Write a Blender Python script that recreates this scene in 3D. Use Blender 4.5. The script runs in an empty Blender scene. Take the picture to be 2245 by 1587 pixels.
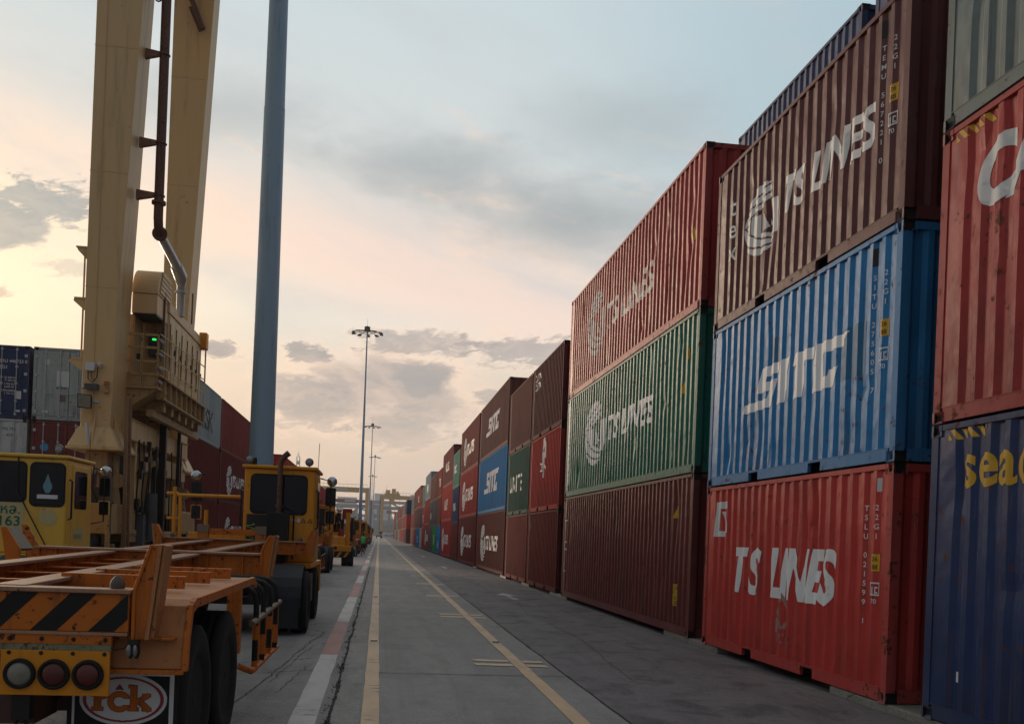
import bpy, bmesh, math, random
from mathutils import Vector, Matrix, noise as mnoise
random.seed(7)
PI = math.pi
R = math.radians
S = bpy.context.scene
COL = S.collection

# ------------------------------------------------------------------ camera
cam_d = bpy.data.cameras.new('camera')
cam_d.sensor_width = 36.0
cam_d.lens = 36.0 * 2167.65 / 2245.0
cam_d.shift_x = 0.0
cam_d.shift_y = (1181.44 - 793.5) / 2245.0
cam_d.clip_start = 0.05
cam_d.clip_end = 6000
cam = bpy.data.objects.new('camera', cam_d)
COL.objects.link(cam)
cam.matrix_world = (Matrix.Translation((0, 0, 1.715)) @ Matrix.Rotation(-0.1341, 4, 'Z')
                    @ Matrix.Rotation(PI / 2, 4, 'X') @ Matrix.Rotation(0.0387, 4, 'Z'))
S.camera = cam

# ------------------------------------------------------------------ exposure
S.view_settings.view_transform = 'Standard'
S.view_settings.look = 'None'
S.view_settings.exposure = 0.16
S.view_settings.gamma = 1.0
S.view_settings.use_curve_mapping = False
S.cycles.max_bounces = 6
S.cycles.diffuse_bounces = 3
S.cycles.volume_bounces = 1
S.cycles.use_denoising = True

# ------------------------------------------------------------------ node helpers
class NT:
    """tiny expression builder on a node tree"""
    def __init__(self, tree):
        self.t = tree
        self.n = tree.nodes
        self.l = tree.links
    def new(self, typ, **kw):
        nd = self.n.new(typ)
        for k, v in kw.items():
            setattr(nd, k, v)
        return nd
    def put(self, sock, v):
        if hasattr(v, 'is_linked'):
            self.l.new(v, sock)
        else:
            sock.default_value = v
    def m(self, op, a, b=0.0, c=0.0, clamp=False):
        nd = self.new('ShaderNodeMath', operation=op, use_clamp=clamp)
        self.put(nd.inputs[0], a); self.put(nd.inputs[1], b); self.put(nd.inputs[2], c)
        return nd.outputs[0]
    def ss(self, v, lo, hi):
        nd = self.new('ShaderNodeMapRange', interpolation_type='SMOOTHSTEP')
        self.put(nd.inputs[0], v); nd.inputs[1].default_value = lo; nd.inputs[2].default_value = hi
        return nd.outputs[0]
    def mix(self, f, a, b, mode='MIX'):
        nd = self.new('ShaderNodeMix', data_type='RGBA', blend_type=mode)
        self.put(nd.inputs[0], f)
        for s, v in ((nd.inputs[6], a), (nd.inputs[7], b)):
            if hasattr(v, 'is_linked'):
                self.l.new(v, s)
            else:
                s.default_value = (*v[:3], 1)
        return nd.outputs[2]
    def comb(self, x, y, z):
        nd = self.new('ShaderNodeCombineXYZ')
        self.put(nd.inputs[0], x); self.put(nd.inputs[1], y); self.put(nd.inputs[2], z)
        return nd.outputs[0]
    def vmul(self, v, s):
        nd = self.new('ShaderNodeVectorMath', operation='MULTIPLY')
        self.put(nd.inputs[0], v); nd.inputs[1].default_value = s
        return nd.outputs[0]
    def vadd(self, v, w):
        nd = self.new('ShaderNodeVectorMath', operation='ADD')
        self.put(nd.inputs[0], v); self.put(nd.inputs[1], w)
        return nd.outputs[0]
    def noise(self, vec, scale, detail=4.0, rough=0.55, dist=0.0):
        nd = self.new('ShaderNodeTexNoise')
        if vec is not None:
            self.l.new(vec, nd.inputs['Vector'])
        nd.inputs['Scale'].default_value = scale
        nd.inputs['Detail'].default_value = detail
        nd.inputs['Roughness'].default_value = rough
        nd.inputs['Distortion'].default_value = dist
        return nd.outputs['Fac']
    def ramp(self, v, pts):
        nd = self.new('ShaderNodeValToRGB')
        cr = nd.color_ramp
        while len(cr.elements) < len(pts):
            cr.elements.new(0.5)
        for e, (p, c) in zip(cr.elements, pts):
            e.position = p
            e.color = (*c[:3], 1)
        self.put(nd.inputs[0], v)
        return nd.outputs[0]

def srgb(r, g, b):
    f = lambda c: (c / 255 / 12.92) if c <= 10 else ((c / 255 + 0.055) / 1.055) ** 2.4
    return (f(r), f(g), f(b))

# ------------------------------------------------------------------ world: dusk sky
SUN_EL, SUN_AZ = 7.0, -26.0          # degrees; azimuth measured from +Y, negative = left
world = bpy.data.worlds.new('World')
S.world = world
world.use_nodes = True
wt = NT(world.node_tree)
wt.n.clear()
tc = wt.new('ShaderNodeTexCoord')
sep = wt.new('ShaderNodeSeparateXYZ')
wt.l.new(tc.outputs['Generated'], sep.inputs[0])
dx, dy, dz = sep.outputs
az = wt.m('MULTIPLY', wt.m('ARCTAN2', dx, dy), 180 / PI)
el = wt.m('MULTIPLY', wt.m('ARCSINE', dz), 180 / PI)
sky = wt.new('ShaderNodeTexSky', sky_type='NISHITA')
sky.sun_disc = False
sky.sun_elevation = R(SUN_EL)
sky.sun_rotation = R(SUN_AZ)
sky.air_density = 1.2
sky.dust_density = 3.0
# clear air between the clouds: warm at the horizon, blue grey overhead
grad = wt.ramp(wt.m('MULTIPLY', el, 1 / 60.0), [
    (0.0, srgb(200, 182, 170)), (0.08, srgb(208, 190, 174)), (0.15, srgb(217, 202, 186)), (0.20, srgb(221, 217, 207)),
    (0.27, srgb(224, 211, 201)), (0.35, srgb(202, 208, 208)), (0.47, srgb(195, 209, 213)), (0.75, srgb(190, 200, 205)), (1.0, srgb(192, 196, 198))])
right = wt.ss(az, 3.0, 26.0)
rightm = wt.m('MULTIPLY', right, wt.ss(el, 9.0, 19.0))
grad = wt.mix(wt.m('MULTIPLY', rightm, 0.9), grad, srgb(166, 190, 200))
# sloping band of peach light
pb = wt.m('MULTIPLY', wt.m('ADD', wt.m('ADD', el, -14.6), wt.m('MULTIPLY', az, 0.20)), 1 / 2.3)
pb = wt.m('POWER', 2.718, wt.m('MULTIPLY', wt.m('MULTIPLY', pb, pb), -1.0))
pb = wt.m('MULTIPLY', pb, wt.m('SUBTRACT', 1.0, wt.ss(az, 9.0, 24.0)))
grad = wt.mix(wt.m('MULTIPLY', pb, 0.75), grad, srgb(240, 213, 199))
# glow of the hidden sun
ga = wt.m('MULTIPLY', wt.m('ADD', az, 23.0), 1 / 13.0)
ge = wt.m('MULTIPLY', wt.m('ADD', el, -13.0), 1 / 7.0)
g2 = wt.m('ADD', wt.m('MULTIPLY', ga, ga), wt.m('MULTIPLY', ge, ge))
glow = wt.m('POWER', 2.718, wt.m('MULTIPLY', g2, -1.0))
grad = wt.mix(wt.m('MULTIPLY', glow, 0.72), grad, srgb(252, 231, 196))
# streaky cloud veil
cv = wt.comb(wt.m('MULTIPLY', az, 0.05), wt.m('MULTIPLY', wt.m('ADD', el, wt.m('MULTIPLY', az, 0.22)), 0.17), 0.0)
n1 = wt.noise(cv, 1.0, 6.0, 0.55, 0.4)
n2 = wt.noise(wt.vadd(cv, (7.3, 2.1, 0.0)), 2.3, 7.0, 0.6, 0.3)
fine = wt.noise(wt.comb(wt.m('MULTIPLY', az, 0.22), wt.m('MULTIPLY', el, 0.5), 3.0), 1.0, 7.0, 0.62, 0.2)
fine2 = wt.noise(wt.comb(wt.m('MULTIPLY', az, 0.55), wt.m('MULTIPLY', el, 1.1), 8.0), 1.0, 8.0, 0.65, 0.3)
fine3 = wt.noise(wt.comb(wt.m('MULTIPLY', az, 0.8), wt.m('MULTIPLY', wt.m('ADD', el, wt.m('MULTIPLY', az, -0.15)), 2.2), 2.0), 1.0, 8.0, 0.66, 0.5)
veil = wt.ss(n1, 0.46, 0.72)
grad = wt.mix(wt.m('MULTIPLY', veil, 0.60), grad, srgb(188, 194, 198))
lit = wt.m('MULTIPLY', wt.ss(n2, 0.52, 0.72), wt.m('MULTIPLY', wt.ss(el, 6.0, 12.0), wt.m('SUBTRACT', 1.0, wt.ss(el, 19.0, 26.0))))
lit = wt.m('MULTIPLY', lit, wt.m('SUBTRACT', 1.0, wt.ss(az, 14.0, 34.0)))
grad = wt.mix(wt.m('MULTIPLY', lit, 0.55), grad, srgb(246, 216, 192))
# the separate grey clouds of the evening
clouds = [(-18.0, 16.3, 3.2, 1.0, 1.0), (-20.6, 14.6, 2.6, 1.2, 1.0), (-20.6, 11.5, 1.4, 0.35, 0.7), (-16.5, 13.2, 2.2, 0.5, 0.45),
          (-0.3, 8.0, 5.2, 2.3, 1.0), (1.0, 8.6, 3.6, 1.7, 0.8), (-4.2, 10.0, 1.5, 0.62, 1.0), (-3.6, 7.6, 3.2, 1.5, 0.8), (1.8, 9.0, 2.4, 1.2, 0.9), (-3.5, 6.7, 2.6, 1.0, 0.6), (0.8, 5.9, 3.0, 1.0, 0.5),
          (2.6, 10.9, 4.2, 0.75, 0.8), (8.0, 10.8, 4.2, 0.9, 0.75), (-9.2, 9.8, 1.4, 0.45, 0.95), (6.6, 8.1, 1.7, 0.5, 0.7),
          (2.3, 20.3, 6.0, 1.6, 0.72), (10.5, 18.0, 6.5, 1.8, 0.78), (-9.8, 22.0, 5.0, 1.6, 0.5), (13.0, 23.0, 6.0, 1.8, 0.4), (30.0, 8.0, 12.0, 2.0, 0.5), (-48.0, 14.0, 14.0, 3.0, 0.7)]
for (ca, ce, ra, re, st) in clouds:
    a = wt.m('MULTIPLY', wt.m('ADD', az, -ca), 1 / ra)
    e = wt.m('MULTIPLY', wt.m('ADD', el, -ce), 1 / re)
    d = wt.m('SQRT', wt.m('ADD', wt.m('MULTIPLY', a, a), wt.m('MULTIPLY', e, e)))
    soft = ce > 15.5 and ca > -15
    d = wt.m('ADD', d, wt.m('MULTIPLY', wt.m('ADD', wt.m('ADD', wt.m('MULTIPLY', fine, 0.65), wt.m('MULTIPLY', fine2, 0.35)), -0.5), 2.2 if re > 1.5 else 3.4))
    if re < 1.05:
        d = wt.m('ADD', d, wt.m('MULTIPLY', wt.m('ADD', fine3, -0.5), 2.6))
    rim = wt.m('SUBTRACT', 1.0, wt.ss(d, 0.80, 1.55))
    core = wt.m('SUBTRACT', 1.0, wt.ss(d, 0.0 if soft else 0.60, 1.7 if soft else 1.10))
    if ce < 13:
        grad = wt.mix(wt.m('MULTIPLY', rim, 0.34 * st), grad, srgb(248, 218, 194))
    grad = wt.mix(wt.m('MULTIPLY', wt.m('MULTIPLY', core, wt.m('ADD', 0.62, wt.m('MULTIPLY', fine2, 0.70))), 0.95 * st), grad, srgb(148, 158, 162) if ce > 12 else srgb(152, 151, 154))
# the sky opposite the sunset is darker and bluer
w = wt.m('MULTIPLY', wt.m('ADD', wt.m('COSINE', wt.m('MULTIPLY', wt.m('ADD', az, 18.0), PI / 180)), 1.0), 0.5)
wz = wt.ss(w, 0.25, 0.92)
back = wt.mix(wt.ss(el, 0.0, 50.0), srgb(112, 116, 124), srgb(135, 142, 148))
grad = wt.mix(wz, back, grad)
grad = wt.mix(wt.ss(el, -1.0, -6.0), grad, (0.10, 0.10, 0.10))
ten = wt.mix(1.0, grad, (10.5, 10.35, 10.35), 'MULTIPLY')
both = wt.mix(0.93, sky.outputs[0], ten)
bg = wt.new('ShaderNodeBackground')
wt.l.new(both, bg.inputs[0])
bg.inputs[1].default_value = 0.1
wo = wt.new('ShaderNodeOutputWorld')
wt.l.new(bg.outputs[0], wo.inputs[0])

# ------------------------------------------------------------------ sun behind thin cloud
sd = bpy.data.lights.new('sun', 'SUN')
sd.energy = 2.0
sd.angle = R(12)
sd.color = (1.0, 0.76, 0.56)
sun = bpy.data.objects.new('sun', sd)
COL.objects.link(sun)
sv = Vector((math.sin(R(SUN_AZ)) * math.cos(R(SUN_EL)), math.cos(R(SUN_AZ)) * math.cos(R(SUN_EL)), math.sin(R(SUN_EL))))
sun.rotation_euler = sv.to_track_quat('Z', 'Y').to_euler()

# ------------------------------------------------------------------ materials
MATS = {}
def new_mat(name):
    m = bpy.data.materials.new(name)
    m.use_nodes = True
    nt = NT(m.node_tree)
    b = m.node_tree.nodes['Principled BSDF']
    MATS[name] = m
    return m, nt, b

def weathered(name, color=None, rough=0.45, metal=0.0, rust=0.35, streak=0.35, bump=0.02, rustcol=(0.10, 0.035, 0.015), spec=0.5, scale=1.0, fade=0.25, scratch=0.0):
    """paint with streaks, dirt, rust chips and slight dents; color None = the object's own colour"""
    m, nt, b = new_mat(name)
    tcn = nt.new('ShaderNodeTexCoord')
    oi = nt.new('ShaderNodeObjectInfo')
    off = nt.comb(nt.m('MULTIPLY', oi.outputs['Random'], 91.0), nt.m('MULTIPLY', oi.outputs['Random'], 37.0), 0.0)
    p = nt.vadd(tcn.outputs['Object'], off)
    base = oi.outputs['Color'] if color is None else color
    big = nt.noise(p, 0.8 * scale, 3.0)
    st = nt.noise(nt.vmul(p, (5.0 * scale, 5.0 * scale, 0.45 * scale)), 1.0, 6.0, 0.65)
    fin = nt.noise(p, 9.0 * scale, 8.0, 0.68)
    c = nt.mix(nt.m('MULTIPLY', nt.ss(big, 0.35, 0.75), fade), base, nt.mix(0.25, base, (0.45, 0.42, 0.40)))
    c = nt.mix(nt.m('MULTIPLY', nt.ss(st, 0.50, 0.78), streak), c, nt.mix(0.75, c, (0.035, 0.028, 0.024)))
    rf = nt.ss(nt.m('ADD', fin, nt.m('MULTIPLY', big, 0.35)), 0.87 - 0.16 * rust, 0.94 - 0.14 * rust)
    rr = nt.m('MULTIPLY', rf, min(1.0, 0.4 + rust))
    c = nt.mix(rr, c, rustcol)
    if scratch:
        sc = nt.ss(nt.noise(nt.vmul(p, (34.0, 34.0, 0.9)), 1.0, 5.0, 0.7), 0.62, 0.72)
        c = nt.mix(nt.m('MULTIPLY', sc, scratch), c, (0.40, 0.33, 0.29))
        sx_ = nt.new('ShaderNodeSeparateXYZ')
        nt.l.new(tcn.outputs['Object'], sx_.inputs[0])
        low = nt.m('SUBTRACT', 1.0, nt.ss(sx_.outputs[2], 0.15, 1.1))
        low = nt.m('MULTIPLY', low, nt.ss(nt.noise(nt.vmul(p, (3.0, 3.0, 0.8)), 1.0, 5.0), 0.40, 0.70))
        c = nt.mix(nt.m('MULTIPLY', low, 0.6), c, nt.mix(0.6, c, (0.05, 0.035, 0.025)))
        rs = nt.m('MULTIPLY', nt.ss(nt.noise(nt.vmul(p, (11.0, 11.0, 0.40)), 1.0, 4.0, 0.6), 0.56, 0.70), nt.ss(nt.noise(p, 1.1, 3.0), 0.42, 0.60))
        c = nt.mix(nt.m('MULTIPLY', rs, scratch * 1.4), c, (0.085, 0.035, 0.022))
        pt = nt.ss(nt.noise(nt.vmul(p, (0.7, 0.7, 0.5)), 1.0, 1.0, 0.3), 0.58, 0.64)
        c = nt.mix(nt.m('MULTIPLY', pt, 0.30), c, nt.mix(0.5, c, (0.02, 0.02, 0.02)))
    nt.l.new(c, b.inputs['Base Color'])
    nt.l.new(nt.m('ADD', nt.m('MULTIPLY', nt.m('ADD', fin, rr), 0.22), rough - 0.1), b.inputs['Roughness'])
    b.inputs['Metallic'].default_value = metal
    b.inputs['Specular IOR Level'].default_value = spec
    if bump:
        bp = nt.new('ShaderNodeBump')
        bp.inputs['Strength'].default_value = 0.5
        bp.inputs['Distance'].default_value = bump
        h = nt.m('ADD', nt.noise(p, 1.7 * scale, 2.0), nt.m('MULTIPLY', fin, 0.08))
        nt.l.new(h, bp.inputs['Height'])
        nt.l.new(bp.outputs[0], b.inputs['Normal'])
    return m

def plain(name, color, rough=0.5, metal=0.0, var=0.15, spec=0.5, emit=None):
    m, nt, b = new_mat(name)
    tcn = nt.new('ShaderNodeTexCoord')
    n = nt.noise(tcn.outputs['Object'], 7.0, 5.0, 0.6)
    c = nt.mix(nt.m('MULTIPLY', n, var * 2), color, [x * 0.45 for x in color])
    nt.l.new(c, b.inputs['Base Color'])
    b.inputs['Roughness'].default_value = rough
    b.inputs['Metallic'].default_value = metal
    b.inputs['Specular IOR Level'].default_value = spec
    if emit:
        b.inputs['Emission Color'].default_value = (*emit[0], 1)
        b.inputs['Emission Strength'].default_value = emit[1]
    return m

CPAINT = weathered('container_paint', None, 0.52, 0.0, 0.55, 0.7, 0.09, spec=0.24, fade=0.03, scratch=0.32)
CPAINT_MAT = weathered('matt_container_paint', None, 0.75, 0.0, 0.40, 0.5, 0.0, spec=0.05, fade=0.04, scratch=0.10)
CFRAME_MAT = weathered('matt_frame_paint', None, 0.8, 0.0, 0.6, 0.6, 0.0, spec=0.05, fade=0.04)
CFRAME = weathered('container_frame_paint', None, 0.60, 0.0, 0.75, 0.5, 0.01, spec=0.18)
CCAST = weathered('casting_steel', None, 0.6, 0.0, 1.0, 0.6, 0.01, scale=2.0)
DARK = plain('dark_void', (0.008, 0.008, 0.008), 0.8)
DECAL_W = weathered('white_lettering', (0.66, 0.67, 0.66), 0.55, 0.0, 0.4, 0.35, 0.0, spec=0.22, fade=0.0)
DECAL_O = weathered('object_colour_lettering', None, 0.55, 0.0, 0.25, 0.22, 0.0, spec=0.22, fade=0.0)
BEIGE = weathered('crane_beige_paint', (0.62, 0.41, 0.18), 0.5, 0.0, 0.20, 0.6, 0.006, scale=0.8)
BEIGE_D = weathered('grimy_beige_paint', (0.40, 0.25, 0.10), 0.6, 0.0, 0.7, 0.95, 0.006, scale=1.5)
GREASE = plain('greasy_black_steel', (0.018, 0.015, 0.013), 0.5, 0.3)
RUSTY = weathered('rusty_pipe', (0.13, 0.055, 0.035), 0.7, 0.2, 0.9, 0.8, 0.006, (0.04, 0.018, 0.012), scale=3)
GALV = weathered('galvanised_steel', (0.40, 0.43, 0.45), 0.45, 0.5, 0.15, 0.3, 0.0, scale=2)
POLE = weathered('pole_blue_grey', (0.27, 0.40, 0.50), 0.5, 0.0, 0.30, 0.5, 0.0, scale=1.2)
ORANGE = weathered('trailer_orange_paint', (0.52, 0.135, 0.010), 0.5, 0.0, 0.75, 0.9, 0.006, (0.06, 0.022, 0.012), scale=2.2, spec=0.25, fade=0.08)
ORANGE_W = weathered('worn_orange_flange', (0.36, 0.19, 0.105), 0.7, 0.0, 0.6, 0.6, 0.004, (0.10, 0.05, 0.03), scale=4)
WORN = weathered('worn_bare_steel', (0.20, 0.15, 0.10), 0.6, 0.4, 0.6, 0.6, 0.004, (0.08, 0.045, 0.025), scale=5)
AMBER = weathered('amber_panel_paint', (0.66, 0.245, 0.012), 0.45, 0.0, 0.2, 0.3, 0.0, scale=3, spec=0.25, fade=0.08)
YELLOW = weathered('tractor_yellow_paint', (0.68, 0.275, 0.014), 0.45, 0.0, 0.45, 0.65, 0.008, scale=1.6, spec=0.3, fade=0.08)
LEMON = weathered('pale_yellow_paint', (0.72, 0.42, 0.04), 0.42, 0.0, 0.2, 0.35, 0.008, scale=1.6)
BLACKP = plain('black_paint', (0.011, 0.011, 0.011), 0.55, spec=0.3)
DUSTY = weathered('dusty_orange_paint', (0.42, 0.16, 0.045), 0.6, 0.0, 0.6, 0.75, 0.006, (0.08, 0.035, 0.02), scale=3)
RUBBER = plain('tyre_rubber', (0.018, 0.018, 0.019), 0.85, 0, 0.3, 0.3)
FENDER = plain('blue_black_fender', (0.014, 0.018, 0.025), 0.5, spec=0.35)
GLASS = plain('dark_window_glass', (0.004, 0.005, 0.006), 0.10, 0, 0.1, 0.3)
CHROME = plain('mirror_chrome', (0.52, 0.55, 0.58), 0.10, 1.0, 0.15)
LENS_W = plain('clear_lamp_lens', (0.29, 0.27, 0.21), 0.25, 0.0, 0.5)
LAMPGLASS = plain('lamp_glass', (0.30, 0.30, 0.30), 0.12, 0.6, 0.4)
LENS_R = plain('dull_red_lens', (0.12, 0.018, 0.012), 0.25, 0.0, 0.4)
LENS_L = plain('lit_red_lens', (0.45, 0.03, 0.01), 0.3, 0, 0.2, 0.5, ((1.0, 0.08, 0.02), 0.25))
GREEN_LED = plain('green_led', (0.02, 0.6, 0.1), 0.4, 0, 0, 0.5, ((0.03, 1.0, 0.12), 1.2))
WHITE = plain('white_plastic', (0.60, 0.61, 0.62), 0.5, 0, 0.12)
REDP = plain('red_paint', (0.30, 0.02, 0.02), 0.45)
SKIN = plain('skin', (0.28, 0.15, 0.09), 0.6, 0, 0.1)
VEST = plain('bright_green_vest', (0.04, 0.68, 0.12), 0.7, 0, 0.12)
BLACKC = plain('black_cloth', (0.012, 0.012, 0.014), 0.9)
HOSE = plain('yellow_green_hose', (0.26, 0.36, 0.10), 0.45)
STEELB = weathered('far_steel_blue_grey', (0.17, 0.21, 0.25), 0.6, 0, 0.2, 0.3, 0.0, scale=0.2)
STEELR = weathered('far_steel_dark_red', (0.17, 0.055, 0.05), 0.6, 0, 0.2, 0.3, 0.0, scale=0.2)

# ground ------------------------------------------------------------
def ground_mat(name, col, col2, stain, seed, crack=True):
    m, nt, b = new_mat(name)
    geo = nt.new('ShaderNodeNewGeometry')
    p = nt.vadd(geo.outputs['Position'], (seed, seed * 1.7, 0.0))
    big = nt.noise(p, 0.35, 5.0, 0.6)
    mid = nt.noise(nt.vmul(p, (1.0, 0.16, 1.0)), 2.2, 6.0, 0.6)
    fin = nt.noise(p, 42.0, 6.0, 0.7)
    spots = nt.noise(p, 1.3, 7.0, 0.72)
    c = nt.mix(nt.ss(big, 0.3, 0.7), col, col2)
    c = nt.mix(nt.m('MULTIPLY', nt.ss(mid, 0.45, 0.66), 0.42), c, [x * 0.55 for x in col])
    c = nt.mix(nt.m('MULTIPLY', nt.ss(spots, 0.50, 0.66), stain), c, [x * 0.38 for x in col])
    med = nt.noise(p, 6.5, 9.0, 0.78)
    c = nt.mix(nt.m('MULTIPLY', nt.ss(med, 0.50, 0.66), 0.45), c, [x * 0.55 for x in col])
    c = nt.mix(nt.m('MULTIPLY', nt.ss(med, 0.48, 0.34), 0.40), c, [x * 1.35 for x in col2])
    trk = nt.noise(nt.vmul(p, (2.1, 0.035, 1.0)), 1.0, 4.0, 0.6, 0.15)
    c = nt.mix(nt.m('MULTIPLY', nt.ss(trk, 0.50, 0.66), 0.30), c, [x * 0.42 for x in col])
    oil = nt.noise(nt.vmul(p, (1.6, 0.8, 1.0)), 0.9, 5.0, 0.55, 0.6)
    c = nt.mix(nt.m('MULTIPLY', nt.ss(oil, 0.53, 0.66), min(1.0, stain * 0.8)), c, [x * 0.30 for x in col])
    c = nt.mix(nt.m('MULTIPLY', nt.ss(fin, 0.35, 0.75), 0.55), c, [x * 1.45 for x in col2])
    c = nt.mix(nt.m('MULTIPLY', nt.ss(fin, 0.55, 0.30), 0.34), c, [x * 0.4 for x in col])
    if crack:
        vo = nt.new('ShaderNodeTexVoronoi', feature='DISTANCE_TO_EDGE')
        vo.inputs['Scale'].default_value = 0.22
        wv = nt.new('ShaderNodeVectorMath', operation='ADD')
        nz = nt.new('ShaderNodeTexNoise'); nz.inputs['Scale'].default_value = 1.1; nz.inputs['Detail'].default_value = 5
        nt.l.new(p, nz.inputs['Vector'])
        nt.l.new(nt.vmul(nz.outputs['Color'], (1.6, 1.6, 0.0)), wv.inputs[0]); nt.l.new(p, wv.inputs[1])
        nt.l.new(wv.outputs[0], vo.inputs['Vector'])
        cr = nt.m('MULTIPLY', nt.m('SUBTRACT', 1.0, nt.ss(vo.outputs['Distance'], 0.0, 0.007)), nt.ss(big, 0.36, 0.5))
        c = nt.mix(nt.m('MULTIPLY', cr, 0.75), c, (0.02, 0.02, 0.02))
    nt.l.new(c, b.inputs['Base Color'])
    nt.l.new(nt.m('ADD', 0.62, nt.m('MULTIPLY', big, 0.2)), b.inputs['Roughness'])
    b.inputs['Specular IOR Level'].default_value = 0.35
    bp = nt.new('ShaderNodeBump'); bp.inputs['Strength'].default_value = 0.35; bp.inputs['Distance'].default_value = 0.006
    nt.l.new(fin, bp.inputs['Height']); nt.l.new(bp.outputs[0], b.inputs['Normal'])
    return m
CONC = ground_mat('yard_concrete', (0.215, 0.202, 0.190), (0.275, 0.258, 0.243), 0.35, 3.0, False)
CONC_T = ground_mat('truck_lane_concrete', (0.205, 0.192, 0.186), (0.26, 0.244, 0.234), 0.45, 11.0)
ASPH = ground_mat('container_lane_asphalt', (0.122, 0.111, 0.114), (0.178, 0.164, 0.164), 1.1, 23.0, False)
GUTTER = ground_mat('gutter_concrete', (0.23, 0.215, 0.20), (0.29, 0.27, 0.25), 0.5, 31.0, False)
PADM = ground_mat('pad_concrete', (0.19, 0.18, 0.155), (0.25, 0.235, 0.205), 0.5, 41.0)

def road_paint(name, col, under, wear):
    m, nt, b = new_mat(name)
    geo = nt.new('ShaderNodeNewGeometry')
    p = geo.outputs['Position']
    a = nt.noise(nt.vmul(p, (3.0, 9.0, 1.0)), 1.0, 8.0, 0.7)
    a2 = nt.noise(p, 0.7, 3.0)
    d = nt.noise(nt.vmul(p, (1.5, 0.5, 1.0)), 2.0, 5.0)
    c = nt.mix(nt.m('MULTIPLY', nt.ss(d, 0.35, 0.7), 0.45), col, [x * 0.55 for x in col])
    k = nt.ss(nt.m('ADD', a, nt.m('MULTIPLY', nt.m('ADD', a2, -0.5), 0.5)), 0.70 - wear, 0.76 - wear)
    c = nt.mix(k, c, under)
    nt.l.new(c, b.inputs['Base Color'])
    b.inputs['Roughness'].default_value = 0.6
    return m
YLINE = road_paint('yellow_road_paint', (0.62, 0.425, 0.25), (0.20, 0.18, 0.16), 0.115)
TICKM = road_paint('pale_yellow_tick_paint', (0.62, 0.47, 0.30), (0.20, 0.18, 0.16), 0.05)
WLINE = road_paint('white_kerb_paint', (0.52, 0.49, 0.47), (0.21, 0.195, 0.185), 0.09)
RLINE = road_paint('red_kerb_paint', (0.36, 0.16, 0.14), (0.20, 0.17, 0.16), 0.10)
ARROWM = road_paint('worn_white_road_paint', (0.42, 0.41, 0.40), (0.17, 0.16, 0.16), 0.16)

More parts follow.
